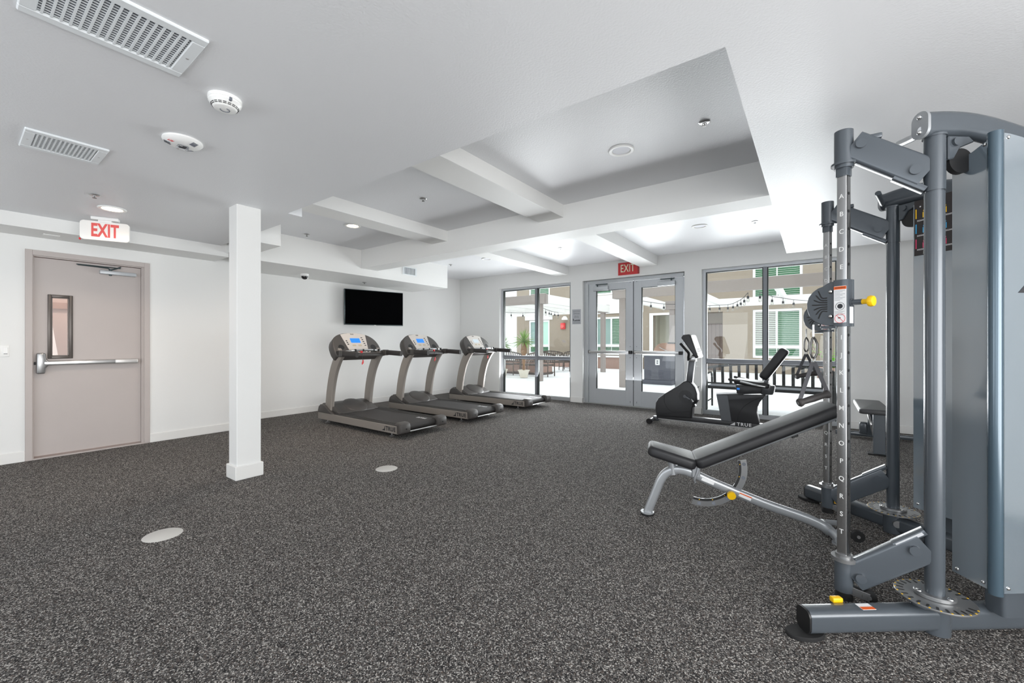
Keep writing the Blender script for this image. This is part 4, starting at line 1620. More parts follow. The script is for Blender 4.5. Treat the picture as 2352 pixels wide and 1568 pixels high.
    cyl(b, c - axv * 0.013, c + axv * 0.013, 0.052, n=24)
    obj('inner_pulley', b, 'black', tr)
    b = bm_new()
    tube(b, [P(pt.x, pt.y, 1.84), Mg @ V((0.125, 2.02, 0))], 0.003, 8)
    obj('cable', b, 'black', tr)
    # shroud sheets: front strip, ridge tube, outer sheet with arched top, inner sheet
    zb = 0.222
    th = 0.004

    def sheet(p, q2, ztop, ztop2, nm, n=10, arch=0.0):
        b = bm_new()
        a0, a1 = P(p.x, p.y, 0), P(q2.x, q2.y, 0)
        dv = a1 - a0
        ln = dv.length
        dv.normalize()
        nrm = dv.cross(V((0, 0, 1)))
        M = axes(a0, dv, (0, 0, 1), nrm)
        poly = [(0, zb), (ln, zb)]
        for k in range(n + 1):
            u = 1 - k / n
            poly.append((ln * u, ztop + (ztop2 - ztop) * u ** 1.7))
        prism(b, poly, -th / 2, th / 2, M)
        return obj(nm, b, 'shroud', tr), M, ln, nrm
    fr_, Mf_, lf_, nf_ = sheet(A, Rg, 2.00, 2.055, 'shroud_front', 4)
    ot_, Mo_, lo_, no_ = sheet(Rg, Rg + wd * 0.50, 2.055, 1.78, 'shroud_side')
    in_, Mi_, li_, ni_ = sheet(A, A + wd * 0.44, 2.05, 1.80, 'shroud_inner')
    b = bm_new()
    rr = Rg + V((-0.004, 0.002))
    pr = [(0.030 * math.cos(a), 0.030 * math.sin(a)) for a in [k * 2 * PI / 20 for k in range(20)]]
    cyl(b, P(rr.x, rr.y, zb - 0.002), P(rr.x, rr.y, 2.056), 0.0225, n=28)
    obj('shroud_ridge', b, 'ridge', fr_)
    for u, z in ((0.02, zb + 0.02), (lf_ - 0.045, zb + 0.02), (0.03, 1.975), (lf_ - 0.04, 2.025)):
        b = bm_new()
        ball(b, Mf_ @ V((u, z, 0)), 0.008, rz=0.008, n=12)
        obj('cap_bolt', b, 'chrome', fr_)
    for u, z in ((0.045, zb + 0.02), (lo_ - 0.03, zb + 0.02), (0.045, 2.035)):
        b = bm_new()
        ball(b, Mo_ @ V((u, z, 0)), 0.008, rz=0.008, n=12)
        obj('cap_bolt', b, 'chrome', ot_)
    for u, z in ((0.02, zb + 0.03), (li_ - 0.03, zb + 0.03), (0.035, 2.03)):
        b = bm_new()
        ball(b, Mi_ @ V((u, z, 0)), 0.008, rz=0.008, n=12)
        obj('cap_bolt', b, 'chrome', in_)
    if near:
        # lettering on the outside of the side sheet
        face = -1 if (no_.y > 0) else 1
        dvx = V((wd.x, s * wd.y, 0)).normalized()
        M = axes(P(Rg.x, Rg.y, 1.435) + dvx * 0.085 + no_ * face * 0.003, dvx, (0, 0, 1), dvx.cross(V((0, 0, 1))))
        text('maker_lettering', 'TRUE', 0.052, M @ Matrix.Translation((0.045, 0, 0)), 'ink', ot_, bold=0.0016, align='LEFT', spacing=1.15)
        b = bm_new()
        prism(b, [(0, -0.018), (0.034, -0.018), (0.034, 0.020)], -0.0003, 0.0006, M)
        obj('emblem', b, 'ink', ot_)
    else:
        # exercise chart on the inner sheet, facing the machine's axis
        face = 1 if ni_.y < 0 else -1
        dvx = V((wd.x, s * wd.y, 0)).normalized()
        nn = dvx.cross(V((0, 0, 1)))
        if nn.y > 0:
            nn = -nn
        M = axes(P(A.x, A.y, 1.905) + nn * 0.004, dvx, (0, 0, 1), nn)
        b = bm_new()
        box(b, 0.006, 0.40, -0.165, 0.165, 0, 0.002, M=M)
        ch = obj('exercise_chart', b, 'poster', in_)
        for zz, m in ((0.085, 'yellow'), (-0.005, 'cyan'), (-0.095, 'magenta')):
            b = bm_new()
            box(b, 0.012, 0.018, zz - 0.028, zz + 0.028, 0.002, 0.0026, M=M)
            for x in (0.055, 0.085, 0.15, 0.22, 0.30):
                prism(b, [(x + u, zz + 0.012 + v) for u, v in circ(8, 0.006)], 0.002, 0.0026, M)
                box(b, x - 0.008, x + 0.008, zz - 0.012, zz + 0.004, 0.002, 0.0026, M=M)
                box(b, x - 0.008, x - 0.003, zz - 0.028, zz - 0.012, 0.002, 0.0026, M=M)
                box(b, x + 0.003, x + 0.008, zz - 0.028, zz - 0.012, 0.002, 0.0026, M=M)
            obj('chart_figures', b, m, ch)
        b = bm_new()
        for zz in (0.045, 0.04, -0.045, -0.05, -0.128, -0.133):
            box(b, 0.02, 0.38 if zz > -0.1 else 0.2, zz - 0.001, zz + 0.001, 0.002, 0.0026, M=M)
        obj('chart_lines', b, 'label_w', ch)
        text('chart_title', 'XFT-100', 0.020, M @ Matrix.Translation((0.085, -0.15, 0.0024)), 'label_w', ch, bold=0.0004)
    # sticker on the near beam
    if near:
        b = bm_new()
        q = e0 + dd * 0.255 + V((0, 0, 0.0488)) 
        Ms = axes(q, dd, V((-dd.y, dd.x, 0)), (0, 0, 1))
        box(b, -0.028, 0.028, -0.026, 0.014, -0.001, 0.0006, M=Ms)
        o = obj('beam_sticker', b, 'label_w', base)
        b = bm_new()
        box(b, -0.028, 0.028, -0.0255, -0.008, 0.0006, 0.0010, M=Ms)
        obj('sticker_band', b, 'orange', o)
    else:
        b = bm_new()
        q = e0 + dd * 0.30 + V((0, 0, 0.0488))
        Ms = axes(q, dd, V((-dd.y, dd.x, 0)), (0, 0, 1))
        box(b, -0.03, 0.03, -0.012, 0.02, -0.001, 0.0006, M=Ms)
        obj('beam_sticker', b, 'label_w', base)


half_trainer(-1)
half_trainer(1)
b = bm_new()
box(b, 1.08 - OX, 1.20 - OX, -0.09, 0.09, 0.02, 1.90, 0.02, 2)
obj('rear_spine', b, 'frame_g', tr)

# hanging cable handles


def cable_handle(label, top, gdir, gz, glen, tilt=0.0):
    """top: point where the clip hangs; gdir: unit direction of the grip"""
    top = V(top)
    t = thing('pull_stirrup', label, 'exercise grip', (top.x, top.y, 0), 0, None)
    z = top.z
    b = bm_new()
    tube(b, [(0, 0, z + 0.055), (0, 0, z - 0.005)], 0.0045, 8)
    obj('cable_end', b, 'steel', t)
    b = bm_new()
    pts = [(0, z - 0.005), (0.008, z - 0.018), (0.017, z - 0.040), (0.016, z - 0.085), (0.008, z - 0.104), (0, z - 0.108), (-0.008, z - 0.104),
           (-0.014, z - 0.085), (-0.012, z - 0.040), (-0.006, z - 0.016)]
    g = V(gdir).normalized()
    tube(b, [g * x + V((0, 0, zz)) for x, zz in pts], 0.0056, 8, up=(g.y, -g.x, 0), closed=True)
    obj('snap_clip', b, 'gun', t)
    b = bm_new()
    n = V((g.y, -g.x, 0))
    tube(b, [n * (0.012 * math.cos(a)) + g * (0.004 * math.sin(a)) + V((0, 0, z - 0.118 + 0.014 * math.sin(a))) for a in [i * PI / 6 for i in range(12)]], 0.003, 6, closed=True, up=tuple(g))
    obj('ring', b, 'steel', t)
    # webbing loop
    g0, g1 = g * (-glen / 2) + V((0, 0, -tilt)), g * (glen / 2) + V((0, 0, tilt))
    zt = z - 0.13
    for e in (g0, g1):
        b = bm_new()
        sweep(b, [V((0, 0, zt)) + g * e.dot(g) * 0.06, e + V((0, 0, gz + 0.008))], rrect(0.003, 0.020, 0.001, 1), up=tuple(g))
        obj('strap', b, 'strap', t)
    b = bm_new()
    ga = (g1 - g0).normalized()
    glen = (g1 - g0).length
    M = axes(V((0, 0, gz)) + g0, *frame_of(ga)[:2], ga)
    lathe(b, [(0, -0.006), (0.017, -0.006), (0.021, 0.0), (0.019, 0.010), (0.0145, 0.018), (0.0155, glen * 0.35), (0.0165, glen * 0.5),
              (0.0155, glen * 0.65), (0.0145, glen - 0.018), (0.019, glen - 0.010), (0.021, glen), (0.017, glen + 0.006), (0, glen + 0.006)], M, 20)
    obj('grip', b, 'grip', t)
    for e, sg in ((g0, -1), (g1, 1)):
        b = bm_new()
        cyl(b, e + V((0, 0, gz)) + ga * sg * 0.005, e + V((0, 0, gz)) + ga * sg * 0.008, 0.009, n=14)
        obj('grip_end_disc', b, 'steel', t)
    return t


R28 = V((math.cos(A28), -math.sin(A28), 0))
pn = V((0.115, MQ - 0.575, 0)) + R28 * -0.128
pf = V((0.082, MQ + 0.592, 0)) + R28 * -0.138
cable_handle('black stirrup grip hanging from the near pulley of the cable machine', (pn.x, pn.y, 1.252), (0.85, 0.52, 0), 0.945, 0.13, 0.022)
cable_handle('black stirrup grip hanging from the far pulley of the cable machine', (pf.x, pf.y, 1.262), (0.85, 0.52, 0), 0.985, 0.13, 0.012)

# ------------------------------------------------------------------ incline bench
ib = thing('incline_bench', 'silver incline bench with black padded seat and raised backrest', 'bench', (-0.946, 2.937, 0), math.atan2(0.307, 0.951))
b = bm_new()
pts = spline([(-0.005, 0, 0.012), (0.045, 0, 0.15), (0.085, 0, 0.255), (0.130, 0, 0.312), (0.20, 0, 0.335), (0.29, 0, 0.318), (0.424, 0, 0.266), (0.709, 0, 0.166), (0.93, 0, 0.105),
              (1.03, 0, 0.068), (1.085, 0, 0.03)], 6)
sweep(b, pts, rrect(0.044, 0.060, 0.020, 4))
mf = obj('main_frame', b, 'bench_s', ib)
b = bm_new()
cyl(b, (-0.006, 0, 0.0), (-0.006, 0, 0.012), 0.047, n=24)
obj('rubber_foot', b, 'rubber', mf)
b = bm_new()
cyl(b, (-0.006, 0, 0.012), (-0.006, 0, 0.020), 0.046, n=24)
obj('foot_plate', b, 'bench_s', mf)
b = bm_new()
sweep(b, [(1.09, -0.13, 0.034), (1.09, 0.13, 0.034)], rrect(0.05, 0.048, 0.018, 3))
for y in (-0.10, 0.10):
    cyl(b, (1.09, y, 0.0), (1.09, y, 0.012), 0.03, n=16)
rf = obj('rear_foot_bar', b, 'bench_s', mf)
for y in (-0.095, 0.095):
    b = bm_new()
    cyl(b, (1.19, y - 0.012, 0.06), (1.19, y + 0.012, 0.06), 0.034, n=24)
    wh = obj('wheel', b, 'rubber', mf)
    b = bm_new()
    cyl(b, (1.19, y - 0.018, 0.06), (1.19, y + 0.018, 0.06), 0.009, n=12)
    obj('axle', b, 'steel', wh)
b = bm_new()
for y in (-0.075, 0.075):
    box(b, 1.09, 1.20, y - 0.004, y + 0.004, 0.045, 0.078, 0.002, 1)
obj('wheel_bracket', b, 'bench_s', mf)
# seat post and seat
b = bm_new()
cyl(b, (0.165, 0, 0.30), (0.150, 0, 0.42), 0.024, n=18)
box(b, 0.06, 0.27, -0.03, 0.03, 0.395, 0.415, 0.004, 1, M=Matrix.Translation((0.16, 0, 0.40)) @ Matrix.Rotation(math.radians(13), 4, 'Y') @ Matrix.Translation((-0.16, 0, -0.40)))
obj('seat_post', b, 'bench_s', ib)


def pad(bm, L, W0, W1, th, M):
    """upholstered pad: tapering plan, domed edges"""
    n = 4
    poly = []
    r = 0.045
    prof = [(-L / 2, -W0 / 2), (L / 2, -W1 / 2), (L / 2, W1 / 2), (-L / 2, W0 / 2)]
    for i, (x, y) in enumerate(prof):
        sx, sy = (1 if x > 0 else -1), (1 if y > 0 else -1)
        a0 = {(-1, -1): PI, (1, -1): 1.5 * PI, (1, 1): 0, (-1, 1): PI / 2}[(sx, sy)]
        for k in range(n + 1):
            a = a0 + PI / 2 * k / n
            poly.append((x - sx * r + r * math.cos(a), y - sy * r + r * math.sin(a)))
    prism(bm, poly, -th / 2, th / 2, M, th * 0.34, 4)


Ms = Matrix.Translation((0.152, 0, 0.440)) @ Matrix.Rotation(math.radians(13), 4, 'Y')
b = bm_new()
pad(b, 0.315, 0.23, 0.29, 0.070, Ms)
obj('seat_pad', b, 'vinyl', ib)
ta = math.atan2(0.819 - 0.444, 1.058 - 0.314)
Mb = Matrix.Translation((0.705, 0, 0.612)) @ Matrix.Rotation(-ta, 4, 'Y')
b = bm_new()
pad(b, 0.91, 0.29, 0.25, 0.068, Mb)
obj('backrest_pad', b, 'vinyl', ib)
b = bm_new()
sweep(b, [Mb @ V((-0.38, 0, -0.055)), Mb @ V((0.42, 0, -0.055))], rrect(0.05, 0.036, 0.008, 2))
for u in (-0.30, 0.10, 0.32):
    box(b, u - 0.02, u + 0.02, -0.085, 0.085, -0.044, -0.034, 0.003, 1, M=Mb)
bf = obj('backrest_frame', b, 'bench_s', ib)
b = bm_new()
box(b, 0.15, 0.19, -0.02, 0.02, -0.085, -0.07, 0.004, 1, M=Mb)
obj('frame_bumper', b, 'black', bf)
b = bm_new()
tube(b, [(0.31, -0.055, 0.405), (0.31, 0.055, 0.405)], 0.016, 14)
box(b, 0.285, 0.335, -0.033, -0.027, 0.30, 0.425, 0.003, 1)
box(b, 0.285, 0.335, 0.027, 0.033, 0.30, 0.425, 0.003, 1)
tube(b, spline([(0.325, -0.038, 0.40), (0.318, -0.042, 0.34), (0.30, -0.036, 0.29), (0.305, -0.028, 0.265)], 5), 0.007, 8)
obj('hinge_bracket', b, 'bench_s', ib)
# selector arc
b = bm_new()
ctr = (0.350, 0.375)
arc_o, arc_i = [], []
N_ = 26
for k in range(N_ + 1):
    a = math.radians(14 - 118 * k / N_)
    arc_o.append((ctr[0] + 0.275 * math.cos(a), ctr[1] + 0.275 * math.sin(a)))
    arc_i.append((ctr[0] + 0.222 * math.cos(a), ctr[1] + 0.222 * math.sin(a)))
for k in range(N_):
    prism(b, [arc_o[k], arc_o[k + 1], arc_i[k + 1], arc_i[k]], -0.004, 0.004, XZ)
bmesh.ops.remove_doubles(b, verts=b.verts, dist=1e-5)
arc = obj('selector_arc', b, 'plate_g', ib)
b = bm_new()
for k in range(N_):
    ring = []
    for r in (0.2385, 0.223):
        for kk in (k, k + 1):
            a = math.radians(14 - 118 * kk / N_)
            ring.append((ctr[0] + r * math.cos(a), ctr[1] + r * math.sin(a)))
    prism(b, [ring[0], ring[1], ring[3], ring[2]], 0.004, 0.0048, XZ)
obj('arc_scale', b, 'black', arc)
for k in range(6):
    a = math.radians(8 - 20.5 * k)
    b = bm_new()
    cyl(b, (ctr[0] + 0.231 * math.cos(a), -0.0048, ctr[1] + 0.231 * math.sin(a)), (ctr[0] + 0.231 * math.cos(a), -0.0055, ctr[1] + 0.231 * math.sin(a)), 0.0045, n=3)
    obj('scale_mark', b, 'yellow', arc)
    b = bm_new()
    cyl(b, (ctr[0] + 0.256 * math.cos(a), -0.0046, ctr[1] + 0.256 * math.sin(a)), (ctr[0] + 0.256 * math.cos(a), 0.0046, ctr[1] + 0.256 * math.sin(a)), 0.0115, n=16)
    obj('arc_hole', b, 'grille_dark', arc)
b = bm_new()
cyl(b, (0.520, -0.022, 0.222), (0.520, -0.055, 0.214), 0.014, n=16)
kn = obj('pop_pin', b, 'bench_s', mf)
b = bm_new()
cyl(b, (0.520, -0.050, 0.215), (0.520, -0.068, 0.211), 0.026, n=24)
obj('pull_knob', b, 'yellow', kn)
da = math.atan2(0.166 - 0.266, 0.709 - 0.424)
Md = Matrix.Translation((0.60, 0, 0.204)) @ Matrix.Rotation(-da, 4, 'Y')
b = bm_new()
box(b, -0.03, 0.045, -0.0232, -0.0222, -0.012, 0.014, M=Md)
o = obj('frame_sticker', b, 'label_w', mf)
b = bm_new()
box(b, -0.03, 0.045, -0.0237, -0.0230, 0.006, 0.0135, M=Md)
obj('sticker_band', b, 'orange', o)
b = bm_new()
box(b, -0.27, -0.19, -0.0232, -0.0222, -0.010, 0.010, M=Md)
obj('frame_sticker', b, 'label_w', mf)
Mtx = Md @ axes((0.21, -0.004, 0.0315), (1, 0, 0), (0, 1, 0), (0, 0, 1))
text('maker_lettering', 'TRUE', 0.040, Mtx, 'grille_dark', mf, bold=0.0008, spacing=1.3)

# ------------------------------------------------------------------ flat bench in the corner by the window wall
fb = thing('flat_bench', 'flat weight bench with charcoal pad half hidden behind the cable machine', 'bench', (0.60, 6.40, 0))
b = bm_new()
Mq = Matrix.Translation((-0.055, -0.05, 0.47))
pad(b, 1.0, 0.28, 0.26, 0.055, Mq @ Matrix.Rotation(PI / 2, 4, 'Z'))
obj('seat_pad', b, 'vinyl_g', fb)
b = bm_new()
prism(b, [(-0.48, 0.012), (-0.40, 0.012), (-0.40, 0.44), (-0.46, 0.44)], -0.03, 0.07, axes((-0.04, 0, 0), (0, 1, 0), (0, 0, 1), (1, 0, 0)), 0.004, 1)
obj('front_leg', b, 'frame_g', fb)
b = bm_new()
box(b, -0.12, 0.10, -0.50, -0.40, 0.0, 0.014, 0.004, 1)
obj('leg_foot', b, 'rubber', fb)
b = bm_new()
sweep(b, [(-0.02, -0.42, 0.42), (-0.02, 0.36, 0.42)], rrect(0.05, 0.05, 0.01, 2))
sweep(b, [(-0.02, 0.30, 0.42), (-0.02, 0.52, 0.06)], rrect(0.05, 0.06, 0.01, 2))
obj('spine', b, 'frame_g', fb)
b = bm_new()
sweep(b, [(-0.36, 0.52, 0.042), (0.40, 0.60, 0.042)], rrect(0.06, 0.055, 0.015, 3))
obj('rear_foot_bar', b, 'frame_g', fb)
b = bm_new()
box(b, -0.12, -0.03, 0.48, 0.57, 0.05, 0.20, 0.02, 3)
obj('rear_upright', b, 'frame_g', fb)
b = bm_new()
tube(b, spline([(-0.03, 0.40, 0.42), (-0.05, 0.30, 0.36), (-0.03, 0.22, 0.22), (-0.0, 0.30, 0.08)], 5), 0.012, 8)
obj('adjust_lever', b, 'steel', fb)

# ------------------------------------------------------------------ recumbent bike (local x along the bike, rider faces -x)
rb = thing('recumbent_bike', 'black recumbent exercise bike with silver console before the right window', 'exercise bike', (-1.25, 6.43, 0))
BX, BY = -1.25, 6.43


def q2(pts):
    return [(x - BX, z) for x, z in pts]


b = bm_new()
body = q2([(-1.925, 0.10), (-1.943, 0.20), (-1.937, 0.30), (-1.895, 0.375), (-1.80, 0.45), (-1.70, 0.52), (-1.60, 0.590), (-1.533, 0.648), (-1.49, 0.658), (-1.43, 0.640),
           (-1.375, 0.57), (-1.345, 0.48), (-1.345, 0.39), (-1.375, 0.32), (-1.408, 0.27), (-1.418, 0.115)])
prism(b, body, -0.085, 0.085, XZ, 0.022, 3)
bd_ = obj('drive_housing', b, 'bike', rb)
b = bm_new()
pts = [(p.x - BX, -0.0865, p.y) for p in spline([(-1.80, 0.45, 0), (-1.80, 0.32, 0), (-1.74, 0.22, 0), (-1.66, 0.175, 0)], 6)]
tube(b, pts, 0.0022, 6, up=(0, 1, 0))
tube(b, [(-1.90 - BX, -0.0865, 0.125), (-1.66 - BX, -0.0865, 0.185), (-1.42 - BX, -0.0865, 0.222)], 0.0022, 6, up=(0, 1, 0))
obj('housing_seam', b, 'black', bd_)
b = bm_new()
cyl(b, (-1.505 - BX, -0.084, 0.43), (-1.505 - BX, -0.092, 0.43), 0.09, n=36)
obj('crank_cover', b, 'bike', bd_)
for s in (-1, 1):
    b = bm_new()
    c0 = V((-1.505 - BX, s * 0.086, 0.435))
    c1 = V((-1.505 - BX + 0.125, s * 0.105, 0.36)) if s < 0 else V((-1.505 - BX + 0.06, s * 0.105, 0.52))
    cyl(b, c0, c0 + V((0, s * 0.03, 0)), 0.022, n=18)
    sweep(b, [c0 + V((0, s * 0.022, 0)), c1], rrect(0.014, 0.026, 0.005, 2))
    cr = obj('crank_arm', b, 'bike_g', bd_)
    b = bm_new()
    M = Matrix.Translation(c1 + V((0, s * 0.065, 0))) @ Matrix.Rotation(math.radians(58), 4, 'Y')
    box(b, -0.06, 0.06, -0.045, 0.045, -0.015, 0.015, 0.008, 2, M=M)
    pdl = obj('pedal', b, 'bike', cr)
    b = bm_new()
    pts = [M @ V((0.01, -0.046, 0.0)), M @ V((0.01, -0.052, 0.045)), M @ V((0.01, 0, 0.075)), M @ V((0.01, 0.052, 0.045)), M @ V((0.01, 0.046, 0))]
    sweep(b, spline(pts, 4), rrect(0.004, 0.04, 0.001, 1), up=(0.5, 0, 0.8))
    obj('pedal_strap', b, 'rubber', pdl)
# base rail and stabilisers
b = bm_new()
box(b, -1.93 - BX, -0.54 - BX, -0.055, 0.055, 0.062, 0.132, 0.010, 2)
rl = obj('base_rail', b, 'bike', rb)
b = bm_new()
box(b, -1.90 - BX, -0.56 - BX, -0.060, -0.054, 0.056, 0.068, 0.001, 1)
obj('rail_trim', b, 'steel', rl)
b = bm_new()
cyl(b, (-1.985 - BX, -0.21, 0.040), (-1.985 - BX, 0.21, 0.040), 0.030, n=20)
box(b, -1.99 - BX, -1.90 - BX, -0.04, 0.04, 0.02, 0.09, 0.01, 2)
fs = obj('front_stabiliser', b, 'bike_g', rl)
for s in (-1, 1):
    b = bm_new()
    cyl(b, (-1.985 - BX, s * 0.20, 0.040), (-1.985 - BX, s * 0.245, 0.040), 0.040, n=24)
    obj('transport_roller', b, 'rubber', fs)
b = bm_new()
cyl(b, (-0.60 - BX, -0.26, 0.045), (-0.60 - BX, 0.26, 0.045), 0.034, n=20)
rs = obj('rear_stabiliser', b, 'bike_g', rl)
for s in (-1, 1):
    b = bm_new()
    cyl(b, (-0.60 - BX, s * 0.255, 0.045), (-0.60 - BX, s * 0.285, 0.045), 0.037, n=20)
    cyl(b, (-0.60 - BX, s * 0.23, 0.0), (-0.60 - BX, s * 0.23, 0.03), 0.022, n=14)
    obj('stabiliser_cap', b, 'steel', rs)
text('maker_lettering', 'TRUE', 0.062, axes((-0.755 - BX, -0.0562, 0.100), (1, 0, 0), (0, 0, 1), (0, -1, 0)), 'label_w', rl, bold=0.0012, spacing=1.25)
b = bm_new()
prism(b, [(x - BX, z) for x, z in [(-0.925, 0.08), (-0.865, 0.08), (-0.865, 0.122)]], 0.055, 0.0565, XZ)
obj('emblem', b, 'label_w', rl)
# mast
b = bm_new()
sweep(b, [(-1.470 - BX, 0, 0.60), (-1.428 - BX, 0, 0.955)], rrect(0.060, 0.092, 0.014, 3), up=(0, 1, 0)) if False else None
prism(b, q2([(-1.515, 0.60), (-1.423, 0.60), (-1.388, 0.955), (-1.476, 0.955)]), -0.032, 0.032, XZ, 0.012, 2)
ms = obj('mast', b, 'bike_g', rb)
# console
b = bm_new()
cv = q2([(-1.35, 0.985), (-1.295, 1.005), (-1.395, 1.326), (-1.512, 1.332), (-1.552, 1.287)])
ndir = V((0.95, 0, 0.31))
prism(b, q2([(-1.345, 0.988), (-1.313, 1.000), (-1.428, 1.338), (-1.520, 1.328), (-1.548, 1.285)]), -0.165, 0.165, XZ, 0.014, 3)
cs = obj('console', b, 'bike', ms)
pb_, pt_ = V((-1.310 - BX, 0, 0.995)), V((-1.420 - BX, 0, 1.335))
upv = (pt_ - pb_).normalized()
nv = V((upv.z, 0, -upv.x))
Mcf = axes((pb_ + pt_) / 2, (0, 1, 0), upv, nv)
hL = (pt_ - pb_).length / 2
b = bm_new()
prism(b, rrect(0.315, 2 * hL - 0.02, 0.03, 4), -0.004, 0.005, Mcf, 0.002, 1)
cf = obj('console_face', b, mat('bike_console_silver', (168, 166, 163), 0.4, 0.1), cs)
b = bm_new()
prism(b, [(x, y + 0.05) for x, y in rrect(0.15, 0.09, 0.006, 2)], 0.004, 0.007, Mcf)
obj('screen', b, 'lcd_off', cf)
b = bm_new()
for k in range(4):
    for j in range(2):
        prism(b, [(x - 0.09 + k * 0.06, y - 0.045 - 0.03 * j) for x, y in rrect(0.03, 0.014, 0.004, 2)], 0.004, 0.007, Mcf)
obj('key_pad', b, 'grille_dark', cf)
b = bm_new()
prism(b, [(x, y - 0.105) for x, y in rrect(0.31, 0.010, 0.003, 2)], 0.004, 0.007, Mcf)
obj('console_ledge', b, 'black', cf)
# handlebars
b = bm_new()
for s in (-1, 1):
    tube(b, spline([(-1.478 - BX, s * 0.03, 0.965), (-1.455 - BX, s * 0.12, 1.0), (-1.435 - BX, s * 0.19, 1.065), (-1.475 - BX, s * 0.20, 1.12), (-1.545 - BX, s * 0.20, 1.205)], 6), 0.018, 12)
obj('handlebar', b, 'rubber', ms)
b = bm_new()
box(b, -1.47 - BX, -1.37 - BX, -0.05, 0.05, 0.94, 1.02, 0.012, 2)
obj('mast_head', b, 'steel', ms)
# seat pedestal
b = bm_new()
ped = q2([(-1.095, 0.488), (-1.078, 0.40), (-1.031, 0.13), (-0.575, 0.13), (-0.588, 0.20), (-0.605, 0.28), (-0.600, 0.35), (-0.575, 0.42), (-0.535, 0.475), (-0.50, 0.525)])
prism(b, ped, -0.062, 0.062, XZ, 0.010, 2)
pd = obj('seat_pedestal', b, 'bike', rb)
b = bm_new()
prism(b, q2([(-1.098, 0.488), (-1.034, 0.128), (-0.905, 0.128), (-0.952, 0.488)]), -0.065, 0.065, XZ, 0.004, 1)
obj('pedestal_face', b, 'bike_g', pd)
b = bm_new()
cvp = spline([(-0.835, 0.13, 0), (-0.82, 0.24, 0), (-0.755, 0.35, 0), (-0.66, 0.43, 0), (-0.56, 0.49, 0)], 6)
tube(b, [(p.x - BX, -0.0630, p.y) for p in cvp], 0.003, 6, up=(0, 1, 0))
obj('pedestal_crease', b, 'black', pd)
b = bm_new()
sweep(b, [(-1.10 - BX, 0, 0.492), (-0.50 - BX, 0, 0.560)], rrect(0.075, 0.036, 0.008, 2))
obj('seat_rail', b, 'steel', pd)
b = bm_new()
prism(b, q2([(-0.86, 0.635), (-0.842, 0.525), (-0.825, 0.515), (-0.56, 0.545), (-0.55, 0.60), (-0.56, 0.645)]), -0.075, 0.075, XZ, 0.008, 2)
sc_ = obj('seat_carriage', b, 'bike', rb)
b = bm_new()
box(b, -0.84 - BX, -0.805 - BX, -0.0765, -0.0745, 0.575, 0.60, 0.001, 1)
obj('status_label', b, 'lcd', sc_)
b = bm_new()
lathe(b, [(0, 0.52), (0.07, 0.53), (0.085, 0.56), (0.095, 0.635), (0.088, 0.652), (0, 0.655)], Matrix.Translation((-0.495 - BX, 0, 0)), 24)
obj('seat_pivot', b, 'bike_g', sc_)
b = bm_new()
pad(b, 0.42, 0.36, 0.40, 0.065, Matrix.Translation((-0.66 - BX, 0, 0.672)) @ Matrix.Rotation(math.radians(6), 4, 'Y'))
obj('seat_pad', b, 'vinyl', rb)
for s in (-1, 1):
    b = bm_new()
    tube(b, spline([(-0.50 - BX, s * 0.20, 0.645), (-0.62 - BX, s * 0.235, 0.665), (-0.78 - BX, s * 0.24, 0.70), (-0.905 - BX, s * 0.24, 0.722)], 6), 0.014, 12)
    h = obj('side_grip', b, 'hr', rb)
    b = bm_new()
    ball(b, (-0.905 - BX, s * 0.24, 0.722), 0.018, n=12)
    tube(b, [(-0.90 - BX, s * 0.24, 0.721), (-0.78 - BX, s * 0.24, 0.70)], 0.0155, 12)
    obj('grip_sleeve', b, 'grip', h)
b = bm_new()
sweep(b, [(-0.52 - BX, 0, 0.64), (-0.47 - BX, 0, 0.80)], rrect(0.05, 0.07, 0.01, 2), up=(0, 1, 0))
obj('back_bracket', b, 'bike_g', rb)
pb2, pt2 = V((-0.535 - BX, 0, 0.745)), V((-0.285 - BX, 0, 1.13))
uv = (pt2 - pb2).normalized()
nb2 = V((-uv.z, 0, uv.x))
Mbk = axes((pb2 + pt2) / 2 , uv, (0, 1, 0), uv.cross(V((0, 1, 0))))
b = bm_new()
pad(b, (pt2 - pb2).length, 0.42, 0.36, 0.115, Mbk)
obj('backrest_pad', b, 'vinyl', rb)

# ------------------------------------------------------------------ courtyard outside
b = bm_new()
box(b, -40, 30, YW + 0.12, 40, -0.16, -0.012)
struct('patio', b, 'patio')
b = bm_new()
box(b, -40, 30, -30, YB - 0.15, -0.16, -0.02)
box(b, XR + 0.15, 30, YB - 0.15, YW + 0.12, -0.16, -0.02)
struct('patio_rear', b, 'patio')
# storeys above the gym
b = bm_new()
box(b, -16, 10, YB, YW + 0.12, 3.06, 8.0)
struct('trim_2', b, 'beige')

FY = 19.0
bld = thing('apartment_building', 'beige and white stucco apartment building across the courtyard', 'building', (-5, FY, 0))


def L(x):
    return x + 5.0


WINS = [  # x0, x1, z0, z1, kind
    (-1.95, -0.33, 0.60, 2.52, 'main'), (-1.95, -0.31, 2.95, 4.55, 'upper'),
    (-8.75, -7.10, 0.62, 2.46, 'door'), (-8.75, -7.10, 3.55, 5.0, 'upper'),
    (-12.72, -11.40, 0.60, 2.42, 'pale'), (-12.72, -11.38, 3.55, 5.0, 'upper')]
